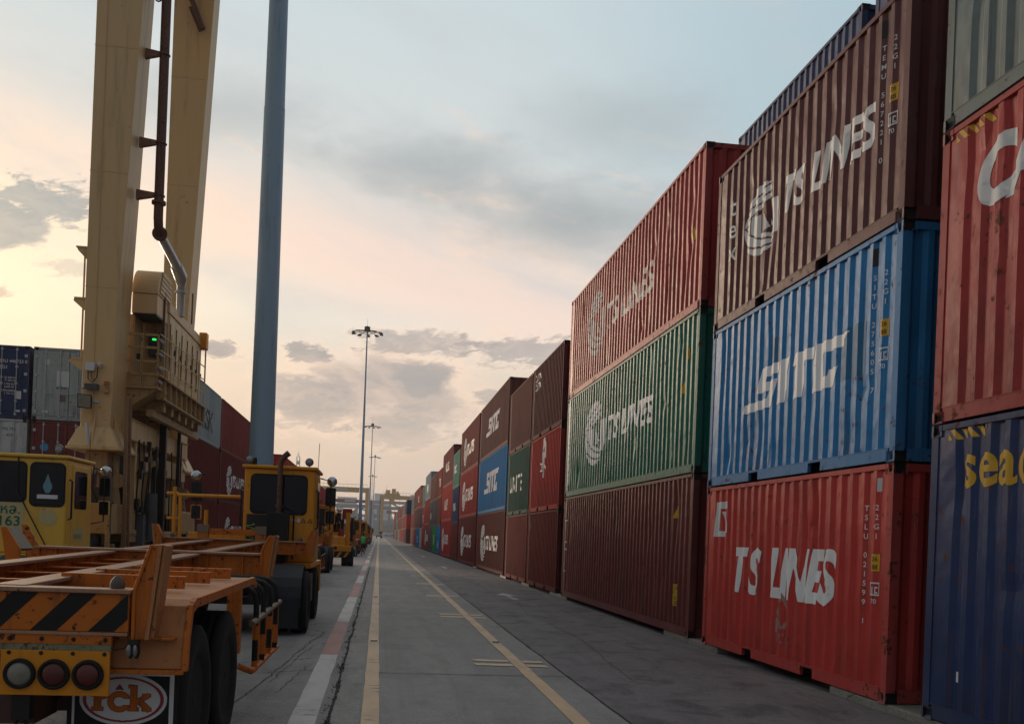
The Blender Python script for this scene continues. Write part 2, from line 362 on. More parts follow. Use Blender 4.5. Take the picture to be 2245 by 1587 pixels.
# ------------------------------------------------------------------ mesh builder
class MB:
    def __init__(self):
        self.bm = bmesh.new()
        self.mi = 0
    def face(self, pts):
        f = self.bm.faces.new([self.bm.verts.new(p) for p in pts])
        f.material_index = self.mi
        return f
    def hexa(self, p):
        """8 points: bottom 4 ccw, top 4 ccw"""
        v = [self.bm.verts.new(q) for q in p]
        for ids in ((3, 2, 1, 0), (4, 5, 6, 7), (0, 1, 5, 4), (1, 2, 6, 5), (2, 3, 7, 6), (3, 0, 4, 7)):
            f = self.bm.faces.new([v[i] for i in ids])
            f.material_index = self.mi
        return self
    def box(self, x0, x1, y0, y1, z0, z1):
        return self.hexa([(x0, y0, z0), (x1, y0, z0), (x1, y1, z0), (x0, y1, z0), (x0, y0, z1), (x1, y0, z1), (x1, y1, z1), (x0, y1, z1)])
    def beam(self, a, b, w, h, up=(0, 0, 1)):
        """rectangular bar from a to b, w wide, h tall, centred"""
        a, b = Vector(a), Vector(b)
        d = (b - a).normalized()
        u = Vector(up)
        s = d.cross(u)
        if s.length < 1e-4:
            s = d.cross(Vector((0, 1, 0)))
        s.normalize()
        u = s.cross(d).normalized()
        s, u = s * w / 2, u * h / 2
        return self.hexa([a - s - u, a + s - u, b + s - u, b - s - u, a - s + u, a + s + u, b + s + u, b - s + u])
    def prism(self, poly, axis, a, b):
        """extrude a 2D polygon: axis 'x' -> (y,z), 'y' -> (x,z), 'z' -> (x,y)"""
        def P(q, t):
            return {'x': (t, q[0], q[1]), 'y': (q[0], t, q[1]), 'z': (q[0], q[1], t)}[axis]
        v0 = [self.bm.verts.new(P(q, a)) for q in poly]
        v1 = [self.bm.verts.new(P(q, b)) for q in poly]
        n = len(poly)
        fs = [self.bm.faces.new(v0), self.bm.faces.new(v1)]
        for i in range(n):
            fs.append(self.bm.faces.new((v0[i], v0[(i + 1) % n], v1[(i + 1) % n], v1[i])))
        for f in fs:
            f.material_index = self.mi
        return self
    def tube(self, pts, r, n=8, close=False, caps=True):
        pts = [Vector(p) for p in pts]
        rings = []
        m = len(pts)
        ref = None
        for i, p in enumerate(pts):
            if close:
                d = pts[(i + 1) % m] - pts[i - 1]
            else:
                d = pts[min(i + 1, m - 1)] - pts[max(i - 1, 0)]
            d.normalize()
            if ref is None:
                ref = Vector((0, 0, 1)) if abs(d.z) < 0.9 else Vector((1, 0, 0))
            s = d.cross(ref).normalized()
            u = s.cross(d).normalized()
            ref = u
            rr = r[i] if isinstance(r, (list, tuple)) else r
            rings.append([self.bm.verts.new(p + (s * math.cos(2 * PI * k / n) + u * math.sin(2 * PI * k / n)) * rr) for k in range(n)])
        for i in range(m if close else m - 1):
            a, b = rings[i], rings[(i + 1) % m]
            for k in range(n):
                f = self.bm.faces.new((a[k], a[(k + 1) % n], b[(k + 1) % n], b[k]))
                f.material_index = self.mi
                f.smooth = True
        if caps and not close:
            for rg in (rings[0], rings[-1]):
                self.bm.faces.new([self.bm.verts.new(v.co) for v in rg]).material_index = self.mi
        return self
    def lathe(self, prof, origin, axis='x', n=24, closed=False):
        """prof: list of (along, radius)"""
        o = Vector(origin)
        rings = []
        for (t, r) in prof:
            rg = []
            for k in range(n):
                c, s = math.cos(2 * PI * k / n) * r, math.sin(2 * PI * k / n) * r
                q = {'x': (t, c, s), 'y': (c, t, s), 'z': (c, s, t)}[axis]
                rg.append(self.bm.verts.new(o + Vector(q)))
            rings.append(rg)
        for i in range(len(rings) - 1):
            for k in range(n):
                f = self.bm.faces.new((rings[i][k], rings[i][(k + 1) % n], rings[i + 1][(k + 1) % n], rings[i + 1][k]))
                f.material_index = self.mi
                f.smooth = True
        for rg in (rings[0], rings[-1]):
            f = self.bm.faces.new([self.bm.verts.new(v.co) for v in rg]); f.material_index = self.mi
        return self
    def ball(self, c, r, n=12, sc=(1, 1, 1)):
        c = Vector(c)
        res = bmesh.ops.create_uvsphere(self.bm, u_segments=n, v_segments=max(6, n // 2), radius=r,
                                        matrix=Matrix.Translation(c) @ Matrix.Diagonal((*sc, 1)))
        for v in res['verts']:
            for f in v.link_faces:
                f.material_index = self.mi
                f.smooth = True
        return self
    def mesh(self, name, mats):
        bmesh.ops.recalc_face_normals(self.bm, faces=self.bm.faces)
        me = bpy.data.meshes.new(name)
        self.bm.to_mesh(me)
        self.bm.free()
        for m in (mats if isinstance(mats, (list, tuple)) else [mats]):
            me.materials.append(m)
        return me
    def build(self, name, mats, parent=None, bev=0.0, color=None):
        o = bpy.data.objects.new(name, self.mesh(name, mats))
        COL.objects.link(o)
        if parent is not None:
            o.parent = parent
        if bev:
            md = o.modifiers.new('bevel', 'BEVEL')
            md.width = bev; md.segments = 2; md.limit_method = 'ANGLE'; md.angle_limit = R(40)
        if color:
            o.color = (*color, 1)
        return o

def ob(name, me, parent=None, loc=None, rotz=0.0, color=None):
    o = bpy.data.objects.new(name, me)
    COL.objects.link(o)
    if parent is not None:
        o.parent = parent
    if loc:
        o.location = loc
    if rotz:
        o.rotation_euler.z = rotz
    if color:
        o.color = (*color, 1)
    return o

def tag(o, label=None, cat=None, group=None, kind=None):
    if label: o['label'] = label
    if cat: o['category'] = cat
    if group: o['group'] = group
    if kind: o['kind'] = kind
    return o

def thing(name, label, cat, loc=(0, 0, 0), rotz=0.0, group=None):
    o = bpy.data.objects.new(name, None)
    o.empty_display_size = 0.3
    COL.objects.link(o)
    o.location = loc
    o.rotation_euler = (0, 0, rotz)
    return tag(o, label, cat, group)

KIDS = None
def copy_tree(o, parent=None):
    c = o.copy()
    COL.objects.link(c)
    if parent is not None:
        c.parent = parent
    for ch in o.children:
        copy_tree(ch, c)
    return c

# ------------------------------------------------------------------ 2D lettering
_tc = {}
def text_bm(s, size=1.0, bold=0.0, shear=0.0, spacing=1.0, xs=1.0):
    """flat lettering mesh with its left bottom corner at the origin (u right, v up)"""
    key = (s, bold, shear, spacing)
    if key not in _tc:
        cu = bpy.data.curves.new('lettering', 'FONT')
        cu.body = s
        cu.size = 1.0
        cu.offset = bold
        cu.shear = shear
        cu.space_character = spacing
        cu.resolution_u = 6
        o = bpy.data.objects.new('lettering', cu)
        COL.objects.link(o)
        bpy.context.view_layer.update()
        me = bpy.data.meshes.new_from_object(o.evaluated_get(bpy.context.evaluated_depsgraph_get()))
        bpy.data.objects.remove(o)
        bpy.data.curves.remove(cu)
        _tc[key] = me
    bm = bmesh.new()
    bm.from_mesh(_tc[key])
    if bm.verts:
        x0 = min(v.co.x for v in bm.verts); y0 = min(v.co.y for v in bm.verts)
        for v in bm.verts:
            v.co = Vector(((v.co.x - x0) * size * xs, (v.co.y - y0) * size, 0))
    return bm

def stack_bm(s, size, pitch):
    """letters one below another, top at v = 0"""
    out = bmesh.new()
    for i, ch in enumerate(s):
        if ch == ' ':
            continue
        b = text_bm(ch, size, 0.012)
        w = max(v.co.x for v in b.verts)
        for v in b.verts:
            v.co += Vector((-w / 2, -i * pitch - size, 0))
        me = bpy.data.meshes.new('tmp')
        b.to_mesh(me); b.free()
        out.from_mesh(me)
        bpy.data.meshes.remove(me)
    return out

def scan_bm(fn, u0, u1, v0, v1, step):
    """flat shape from an inside-test, built of scan strips"""
    bm = bmesh.new()
    nv = int(round((v1 - v0) / step)); nu = int(round((u1 - u0) / (step * 0.5)))
    for j in range(nv):
        va = v0 + (v1 - v0) * j / nv; vb = v0 + (v1 - v0) * (j + 1) / nv
        vm = (va + vb) / 2
        start = None
        for i in range(nu + 1):
            u = u0 + (u1 - u0) * i / nu
            ins = i < nu and fn(u + (u1 - u0) * 0.5 / nu, vm)
            if ins and start is None:
                start = u
            if not ins and start is not None:
                bm.faces.new([bm.verts.new(q) for q in ((start, va, 0), (u, va, 0), (u, vb, 0), (start, vb, 0))])
                start = None
    return bm

def inpoly(poly, x, y):
    c = False
    n = len(poly)
    for i in range(n):
        (xa, ya), (xb, yb) = poly[i], poly[i - 1]
        if (ya > y) != (yb > y) and x < (xb - xa) * (y - ya) / (yb - ya) + xa:
            c = not c
    return c

def globe_fn(u, v):
    """round shipping emblem in the unit circle: banded globe with a T and an S"""
    r = math.hypot(u, v)
    if r > 1.0:
        return False
    for (k, s, q, w) in ((0.76, 0.30, -0.10, 0.026), (0.52, 0.34, -0.12, 0.026), (-0.56, -0.34, 0.30, 0.028), (-0.80, -0.16, 0.25, 0.028)):
        if abs(v - (k + s * u + q * u * u)) < w:
            return False
    if v > 0.34 + 0.34 * u and u < 0.55 and v > 0.30:
        return True
    if v < -0.40 - 0.30 * u and u < 0.62:
        return True
    if abs(math.hypot(u - 0.55, v * 0.9) - 1.16) < 0.022:
        return False
    if u < -0.42:
        return True
    if u < -0.08 and v < 0.16:
        return True
    if 0.06 < u < 0.34 and -0.42 + 0.35 * (u - 0.06) < v < 0.36 - 2.6 * (u - 0.06):
        return True
    if 0.34 <= u < 0.48 and -0.30 < v < -0.30 + 1.2 * (0.48 - u):
        return True
    c = 0.52 + 0.10 * max(0.0, -v)
    return u > c and -0.62 < v < 0.34 and u > 0.50 + 0.0 * v and r > 0.52 - 0.2 * v

def sitc_fn(u, v):
    s = u - 0.28 * v
    def rect(a, b, c, d):
        return a <= s <= b and c <= v <= d
    S_ = rect(0.06, 1.00, 0.76, 1.0) or rect(0.06, 0.44, 0.40, 0.76) or rect(0.06, 1.00, 0.40, 0.62) or rect(0.62, 1.00, 0.20, 0.62) or rect(-0.62, 1.00, 0.0, 0.23)
    I_ = rect(1.18, 1.58, 0.0, 1.0)
    T_ = rect(1.74, 2.66, 0.76, 1.0) or rect(2.00, 2.40, 0.0, 1.0)
    C_ = rect(2.82, 4.20, 0.76, 1.0) or rect(2.82, 3.22, 0.0, 1.0) or rect(2.82, 3.86, 0.0, 0.25) or rect(3.48, 3.86, 0.0, 0.38)
    if C_ and s > 3.9 and v < 0.79 + (s - 3.9):
        return False
    return S_ or I_ or T_ or C_

# ------------------------------------------------------------------ shipping containers
CW = 2.438
PITCH = 0.278
D_OUT, D_IN = 0.010, 0.046
def corr_breaks(L):
    """(y, depth) polyline of the corrugated side"""
    pts = [(0.12, D_OUT)]
    y = 0.18
    while y + PITCH < L - 0.12:
        pts += [(y + 0.0, D_OUT), (y + 0.068, D_IN), (y + 0.138, D_IN), (y + 0.206, D_OUT)]
        y += PITCH
    pts.append((L - 0.12, D_OUT))
    return pts
_br = {}
def depth_at(L, y):
    if L not in _br:
        _br[L] = corr_breaks(L)
    p = _br[L]
    if y <= p[0][0]:
        return p[0][1]
    for (a, da), (b, db) in zip(p, p[1:]):
        if y <= b:
            return da + (db - da) * (y - a) / max(1e-6, b - a)
    return p[-1][1]

_dents = {}
def dent(seed, L, H, y, z):
    """how far a battered side is pushed in at (y, z)"""
    if not seed:
        return 0.0
    if seed not in _dents:
        r = random.Random(seed)
        _dents[seed] = [(r.uniform(0.4, L - 0.4), r.uniform(0.3, H - 0.3), r.uniform(0.05, 0.22), r.uniform(0.10, 0.5), r.uniform(0.012, 0.034)) for _ in range(int(L * 2.2))]
    d = 0.007 * mnoise.noise(Vector((y * 0.9, z * 0.7, seed * 3.1))) + 0.004 * mnoise.noise(Vector((y * 3.7, z * 1.1, seed * 1.3)))
    for (a, b, ry, rz, k) in _dents[seed]:
        q = ((y - a) / ry) ** 2 + ((z - b) / rz) ** 2
        if q < 6:
            d += k * math.exp(-q)
    e = min(1.0, (y - 0.12) * 5, (L - 0.12 - y) * 5, (z - 0.15) * 5, (H - 0.062 - z) * 5)
    return d * max(0.0, e)
def battered_side(seed, L, H):
    mb = MB()
    p = corr_breaks(L)
    z0, z1 = 0.15, H - 0.062
    n = 16
    cols = [[mb.bm.verts.new((d + dent(seed, L, H, y, z0 + (z1 - z0) * k / n), y, z0 + (z1 - z0) * k / n)) for k in range(n + 1)] for (y, d) in p]
    for a, b in zip(cols, cols[1:]):
        for k in range(n):
            mb.bm.faces.new((b[k], a[k], a[k + 1], b[k + 1]))
    return mb.mesh('side_panel', CPAINT)

_cm = {}
def c_mesh(kind, L, H, near=True):
    k = (kind, L, H, near)
    CPAINT_, CFRAME_ = (CPAINT, CFRAME) if near else (CPAINT_MAT, CFRAME_MAT)
    if k in _cm:
        return _cm[k]
    mb = MB()
    if kind == 'side':
        p = corr_breaks(L)
        z0, z1 = 0.15, H - 0.062
        for (a, da), (b, db) in zip(p, p[1:]):
            mb.face([(da, b, z0), (da, a, z0), (da, a, z1), (db, b, z1)] if False else [(db, b, z0), (da, a, z0), (da, a, z1), (db, b, z1)])
        bmesh.ops.remove_doubles(mb.bm, verts=mb.bm.verts, dist=1e-5)
        me = mb.mesh('side_panel', CPAINT_)
    elif kind == 'end':
        x = 0.12
        pts = [(0.11, 0.012)]
        while x + 0.27 < CW - 0.11:
            pts += [(x, 0.012), (x + 0.05, 0.055), (x + 0.135, 0.055), (x + 0.185, 0.012)]
            x += 0.25
        pts.append((CW - 0.11, 0.012))
        for (a, da), (b, db) in zip(pts, pts[1:]):
            mb.face([(a, da, 0.15), (b, db, 0.15), (b, db, H - 0.09), (a, da, H - 0.09)])
        bmesh.ops.remove_doubles(mb.bm, verts=mb.bm.verts, dist=1e-5)
        me = mb.mesh('end_panel', CPAINT_)
    elif kind == 'roof':
        mb.box(0.05, CW - 0.05, 0.10, L - 0.10, H - 0.03, H - 0.012)
        me = mb.mesh('roof_panel', CPAINT_)
    elif kind == 'frame':
        for xs in (0, 1):
            X = lambda a, b: (a, b) if not xs else (CW - b, CW - a)
            mb.box(*X(0.0, 0.055), 0.118, L - 0.118, H - 0.062, H - 0.006)          # top rail
            gaps = [] if L > 8 else [(L / 2 - 1.03 - 0.18, L / 2 - 1.03 + 0.18), (L / 2 + 1.03 - 0.18, L / 2 + 1.03 + 0.18)]
            y = 0.16
            for g in gaps + [(L - 0.16, None)]:
                mb.box(*X(0.004, 0.05), y, g[0], 0.014, 0.150)                      # bottom rail, broken at the fork pockets
                if g[1]:
                    mb.box(*X(0.004, 0.05), g[0], g[1], 0.130, 0.150)
                    y = g[1]
            mb.box(*X(0.0, 0.05), 0.12, L - 0.12, 0.1500, 0.158)                     # lip
            for (ya, yb) in ((0.0, 0.118), (L - 0.118, L)):
                mb.box(*X(0.0, 0.108), ya, yb, 0.118, H - 0.118)                     # corner post
        for (ya, yb) in ((0.004, 0.06), (L - 0.06, L - 0.004)):
            mb.box(0.15, CW - 0.15, ya, yb, 0.012, 0.150)
            mb.box(0.15, CW - 0.15, ya, yb, H - 0.09, H - 0.006)
        mb.mi = 1
        mb.box(0.25, CW - 0.25, 0.1, L - 0.1, 0.02, 0.13)                            # floor structure
        me = mb.mesh('frame', [CFRAME_, DARK])
    elif kind == 'casting':
        # corner casting with its recessed oval eyes, outer corner at the origin
        bm = mb.bm
        mb.box(-0.004, 0.158, -0.004, 0.174, 0.0, 0.118)
        for f in list(bm.faces):
            c = f.calc_center_median()
            if c.x < 0 or c.y < 0:
                ins = bmesh.ops.inset_individual(bm, faces=[f], thickness=0.046)
                d = Vector((1, 0, 0)) if c.x < 0 else Vector((0, 1, 0))
                for v in f.verts:
                    v.co += d * 0.035
                f.material_index = 1
        me = mb.mesh('corner_casting', [CCAST, DARK])
    elif kind == 'door':
        # two leaves with raised ribs, on the near end
        for (xa, xb) in ((0.115, CW / 2 - 0.012), (CW / 2 + 0.012, CW - 0.115)):
            mb.box(xa, xb, 0.016, 0.06, 0.165, H - 0.105)
            h = H - 0.3
            for q in range(4):
                zz = 0.28 + h * q / 4
                mb.box(xa + 0.12, xb - 0.12, 0.004, 0.016, zz, zz + h / 4 - 0.14)
        me = mb.mesh('door', CPAINT_)
    elif kind == 'rods':
        for x in (0.42, 0.92, CW - 0.92, CW - 0.42):
            mb.tube([(x, -0.022, 0.10), (x, -0.022, H - 0.06)], 0.017, 8)
            for z in (0.16, 0.62, 1.25, H - 0.75, H - 0.14):
                mb.box(x - 0.045, x + 0.045, -0.018, 0.012, z - 0.03, z + 0.03)
            mb.beam((x, -0.035, 0.98), (x + (0.30 if x < CW / 2 else -0.30), -0.035, 0.97), 0.02, 0.03)
        for z in (0.3, 1.0, H - 1.0, H - 0.35):
            mb.box(0.06, 0.16, -0.02, 0.01, z - 0.05, z + 0.05)
            mb.box(CW - 0.16, CW - 0.06, -0.02, 0.01, z - 0.05, z + 0.05)
        me = mb.mesh('lock_rod', GALV)
    _cm[k] = me
    return me

def decal(bm, L, u0, v0, parent, name='lettering', mat=None, color=None, split=True, lift=0.004):
    """wrap flat lettering onto the corrugated side: u runs from the far end towards the viewer's right"""
    for v in bm.verts:
        v.co = Vector((0.0, L - (u0 + v.co.x), v0 + v.co.y))
    if not bm.verts:
        bm.free(); return None
    if split:
        lo = min(v.co.y for v in bm.verts); hi = max(v.co.y for v in bm.verts)
        for (y, d) in corr_breaks(L):
            if lo < y < hi:
                bmesh.ops.bisect_plane(bm, geom=bm.verts[:] + bm.edges[:] + bm.faces[:], dist=1e-5, plane_co=(0, y, 0), plane_no=(0, 1, 0))
        sd = parent.get('seed', 0)
        if sd:
            H_ = parent['height']
            z0_, z1_ = 0.15, H_ - 0.062
            lo = min(v.co.z for v in bm.verts); hi = max(v.co.z for v in bm.verts)
            for k in range(17):
                zz = z0_ + (z1_ - z0_) * k / 16
                if lo < zz < hi:
                    bmesh.ops.bisect_plane(bm, geom=bm.verts[:] + bm.edges[:] + bm.faces[:], dist=1e-5, plane_co=(0, 0, zz), plane_no=(0, 0, 1))
            pb_ = corr_breaks(L)
            ys = [q[0] for q in pb_]
            import bisect as _b
            for v in bm.verts:
                y, zc = v.co.y, v.co.z
                i_ = min(max(_b.bisect_right(ys, y) - 1, 0), len(ys) - 2)
                k_ = min(max(int((zc - z0_) / (z1_ - z0_) * 16), 0), 15)
                ya, yb = ys[i_], ys[i_ + 1]; za = z0_ + (z1_ - z0_) * k_ / 16; zb = z0_ + (z1_ - z0_) * (k_ + 1) / 16
                fy = min(1, max(0, (y - ya) / (yb - ya))); fz = min(1, max(0, (zc - za) / (zb - za)))
                D = lambda a, b: dent(sd, L, H_, a, b)
                v.co.x = depth_at(L, y) - lift + (D(ya, za) * (1 - fy) + D(yb, za) * fy) * (1 - fz) + (D(ya, zb) * (1 - fy) + D(yb, zb) * fy) * fz
        else:
            for v in bm.verts:
                v.co.x = depth_at(L, v.co.y) - lift
    else:
        for v in bm.verts:
            v.co.x = D_OUT - lift
    for f in bm.faces:
        f.normal_update()
        if f.normal.x > 0:
            f.normal_flip()
    me = bpy.data.meshes.new(name)
    bm.to_mesh(me); bm.free()
    me.materials.append(mat or DECAL_W)
    return ob(name, me, parent, color=color)

def rect_bm(w, h):
    b = bmesh.new()
    b.faces.new([b.verts.new(q) for q in ((0, 0, 0), (w, 0, 0), (w, h, 0), (0, h, 0))])
    return b

def flat(bm, mapfn, parent, name, mat, color=None):
    """place flat lettering anywhere: mapfn(u, v) -> local point"""
    for v in bm.verts:
        v.co = Vector(mapfn(v.co.x, v.co.y))
    me = bpy.data.meshes.new(name)
    bm.to_mesh(me); bm.free()
    me.materials.append(mat)
    return ob(name, me, parent, color=color)

RED = (0.47, 0.040, 0.032); RED2 = (0.35, 0.030, 0.028); MAROON = (0.140, 0.024, 0.022); BROWN = (0.165, 0.062, 0.048)
DBROWN = (0.105, 0.026, 0.026); BLUE = (0.009, 0.185, 0.43); GREEN = (0.008, 0.155, 0.105); NAVY = (0.016, 0.036, 0.110)
GREY = (0.33, 0.385, 0.385); LGREY = (0.44, 0.48, 0.48); GGREEN = (0.15, 0.19, 0.18); BGREEN = (0.02, 0.26, 0.05); LGREEN = (0.14, 0.30, 0.22)
SLATE = (0.075, 0.088, 0.10); CREAM = (0.42, 0.41, 0.36); DGREEN = (0.03, 0.10, 0.075); PINKR = (0.36, 0.10, 0.085); RBROWN = (0.22, 0.048, 0.040)
WHITEC = (0.66, 0.66, 0.64)
F20, F40 = 6.058, 12.192
STD, HC = 2.591, 2.896
BASE = 0.105

def container(loc, L, H, col, label, group, rot=0.0, door=False, cast=True, face_both=True, gloss=True, seed=0):
    t = thing('shipping_container', label, 'container', loc, rot, group)
    fcol = tuple(c * 0.85 + 0.012 for c in col)
    ob('frame', c_mesh('frame', L, H, gloss), t, color=fcol)
    if seed:
        s1 = ob('side_panel', battered_side(seed, L, H), t, color=col)
        s1['seed'] = seed; s1['height'] = H
    else:
        s1 = ob('side_panel', c_mesh('side', L, H, gloss), t, color=col)
    ob('side_panel', c_mesh('side', L, H, gloss), t, (CW, L, 0), PI, col)
    if door:
        d = ob('door', c_mesh('door', L, H, gloss), t, color=col)
        ob('lock_rod', c_mesh('rods', L, H), d)
        t['door_obj'] = d.name
    else:
        ob('end_panel', c_mesh('end', L, H, gloss), t, color=col)
    ob('end_panel', c_mesh('end', L, H, gloss), t, (CW, L, 0), PI, col)
    ob('roof_panel', c_mesh('roof', L, H, gloss), t, color=col)
    if cast:
        cm = c_mesh('casting', 0, 0)
        cc = tuple(c * 0.6 + 0.035 for c in col)
        for zz in (0.0, H - 0.118):
            for (x, y, sx, sy) in ((0, 0, 1, 1), (CW, 0, -1, 1), (0, L, 1, -1), (CW, L, -1, -1)):
                o = ob('corner_casting', cm, t, (x, y, zz), color=cc)
                o.scale = (sx, sy, 1)
    if 'door_obj' in t:
        del t['door_obj']
        return t, s1, d
    return t, s1, None

def serial(side, L, H, code, typ='22G1', kg=True, dist=False):
    """the vertical owner code, type code and stickers near the viewer's end of a side"""
    n = len(code)
    top = H - 0.42
    decal(stack_bm(code, 0.085, 0.106), L, L - 0.62, top, side, 'serial_number')
    decal(stack_bm(typ, 0.085, 0.106), L, L - 0.36, top, side, 'size_code')
    if kg:
        decal(rect_bm(0.12, 0.19), L, L - 0.42, top - 0.76, side, 'yellow_sticker', DECAL_O, (0.62, 0.34, 0.02))
        decal(text_bm('26', 0.075, 0.01), L, L - 0.405, top - 0.65, side, 'sticker_lettering', BLACKP, lift=0.006)
        decal(text_bm('88', 0.075, 0.01), L, L - 0.405, top - 0.74, side, 'sticker_lettering', BLACKP, lift=0.006)
        def uic(u, v):
            return (u < 0.02 or u > 0.18 or v < 0.02 or v > 0.20) or (0.05 < u < 0.075 and v < 0.15) or (0.10 < u < 0.16 and 0.04 < v < 0.15 and not (0.12 < u and 0.065 < v < 0.125))
        decal(scan_bm(lambda u, v: uic(u * 1.5, v * 1.5), 0, 0.133, 0, 0.147, 0.008), L, L - 0.43, top - 1.03, side, 'approval_mark')
        decal(text_bm('70', 0.075, 0.01), L, L - 0.41, top - 1.12, side, 'approval_lettering')

def globe_lines(side, L, cu, cv, r, txt=True, res=0.02, size=None, col=None, ru=None, tx=None, tv=None, xs=1.15):
    """emblem globe followed by the heavy slanted TS LINES lettering"""
    col = col or (0.66, 0.67, 0.66)
    ru = ru or r * 1.3
    b = scan_bm(globe_fn, -1, 1, -1, 1, res / r)
    for v in b.verts:
        v.co = Vector((v.co.x * ru, v.co.y * r, 0))
    decal(b, L, cu, cv, side, 'emblem', DECAL_O, col)
    if txt:
        s = size or r * 1.0
        decal(text_bm('TS LINES', s, 0.034, 0.20, 1.08, xs), L, tx or cu + ru * 1.08, cv - s * 0.36 if tv is None else tv, side, 'lettering', DECAL_O, col)

def sitc(side, L, u, v, h, res=0.02, col=(0.78, 0.80, 0.81), k=1.13):
    b = scan_bm(sitc_fn, -0.62, 4.45, 0, 1, res / h)
    for q in b.verts:
        q.co = Vector((q.co.x * h * k, q.co.y * h, 0))
    decal(b, L, u, v, side, 'lettering', DECAL_O, col)

def words(side, L, s, u, v, size, bold=0.02, shear=0.0, col=(0.60, 0.60, 0.59), xs=1.0, name='lettering', sp=1.0):
    decal(text_bm(s, size, bold, shear, sp, xs), L, u, v, side, name, DECAL_O, col)

def caution(side, L, H, u, v):
    def tri(a, b):
        return b < 0.24 and abs(a - 0.13) < 0.13 * (1 - b / 0.24)
    decal(scan_bm(tri, 0, 0.26, 0, 0.24, 0.012), L, u, v, side, 'warning_sticker', DECAL_O, (0.55, 0.32, 0.02))

def stripes(side, L, H, u):
    def st(a, b):
        return ((a + b) % 0.13) < 0.07
    decal(scan_bm(st, 0, 0.6, 0, 0.10, 0.01), L, u, H - 0.17, side, 'hazard_stripes', DECAL_O, (0.55, 0.32, 0.03))

RX = 5.435
ORD = ['first', 'second', 'third', 'fourth', 'fifth', 'sixth', 'seventh', 'eighth', 'ninth', 'tenth', 'eleventh', 'twelfth', 'thirteenth',
       'fourteenth', 'fifteenth', 'sixteenth', 'seventeenth', 'eighteenth', 'nineteenth', 'twentieth', 'twenty first', 'twenty second',
       'twenty third', 'twenty fourth', 'twenty fifth', 'twenty sixth', 'twenty seventh', 'twenty eighth', 'twenty ninth', 'thirtieth',
       'thirty first', 'thirty second', 'thirty third', 'thirty fourth', 'thirty fifth', 'thirty sixth']
TIER = ['bottom', 'middle', 'top']
CNAME = {RED: 'bright red', RED2: 'deep red', MAROON: 'dark maroon', BROWN: 'brown', DBROWN: 'dark brown', BLUE: 'blue', GREEN: 'green', NAVY: 'navy blue',
         GREY: 'grey', LGREY: 'pale grey', GGREEN: 'grey green', BGREEN: 'vivid green', LGREEN: 'light green', SLATE: 'slate grey', CREAM: 'cream',
         DGREEN: 'dark green', PINKR: 'faded red', RBROWN: 'red brown', WHITEC: 'white'}
RG = 'containers stacked along the right of the road'
def column(idx, y0, L, hs, cols, descs, deco=None, cast=True):
    z = BASE
    for k, (h, c, ds) in enumerate(zip(hs, cols, descs)):
        ln = 'short' if L < 8 else 'long'
        lab = f'{CNAME[c]} {ln} container {ds}, {TIER[k]} of the {ORD[idx]} right-hand stack'
        lab = ' '.join(lab.replace(' ,', ',').split())
        t, s, d = container((RX, y0, z), L, h, c, lab, RG, cast=cast, gloss=y0 < 29, seed=(idx * 3 + k + 1) if y0 < 29 else 0)
        if deco and deco[k]:
            deco[k](s, L, h)
        z += h + 0.012

def d_seaco(s, L, H):
    words(s, L, 'seaco', 0.50, 2.25, 0.63, 0.020, 0, (0.50, 0.29, 0.02), 1.0)
    stripes(s, L, H, 0.28)
    decal(rect_bm(0.07, 0.10), L, 0.50, 0.42, s, 'paper_sticker')
def d_cai(s, L, H):
    words(s, L, 'CAI', 0.60, 1.93, 0.80, 0.045, 0.25, (0.58, 0.60, 0.60), 0.88)
    stripes(s, L, H, 0.22)
def d_red20(s, L, H):
    words(s, L, 'T S', 1.33, 0.93, 0.92, 0.030, 0.22, (0.74, 0.76, 0.76), 0.85)
    words(s, L, 'LINES', 2.72, 0.93, 0.92, 0.036, 0.22, (0.74, 0.76, 0.76), 0.84)
    def t5(u, v):
        if v > 0.80: return 0.0 < u < 0.72 + 0.25 * v
        if u < -0.08 + 0.1 * v: return False
        if u < 0.28 + 0.1 * v or (v < 0.16 and u < 0.72 - 0.5 * (0.16 - v)): return True
        rb = 0.40 + 0.27 * (0.76 - v) / 0.6
        return 0.12 < v < 0.72 and rb < u < rb + 0.26 - 0.3 * max(0, v - 0.5)
    b = scan_bm(t5, -0.1, 0.85, 0, 1, 0.02)
    for q in b.verts: q.co = Vector((q.co.x * 0.62, q.co.y * 0.56, 0))
    decal(b, L, 0.42, 1.78, s, 'emblem', DECAL_O, (0.60, 0.62, 0.62))
    serial(s, L, H, 'TSLU 021599 1', '22G1')
    def ghost(u, v):
        n = mnoise.noise(Vector((u * 7, v * 7, 0)))
        r = abs(u - 0.5) / 0.5 + abs(v - 0.62) / 0.42
        if 0.66 + 0.25 * n < r < 1.0 and (v > 0.30 or n > 0): return True
        return (v < 0.20 and 0.08 < u < 0.92 and n > 0.12) or (0.2 < v < 0.5 and u < 0.16 and n > -0.2)
    b = scan_bm(ghost, 0, 1, 0, 1.06, 0.02)
    for q in b.verts: q.co = Vector((q.co.x * 0.46, q.co.y * 0.66, 0))
    decal(b, L, 2.95, 0.34, s, 'ghost_emblem', DECAL_O, (0.33, 0.20, 0.18))
    decal(rect_bm(0.06, 0.15), L, L - 0.37, H - 0.30, s, 'vent_cover', GALV)
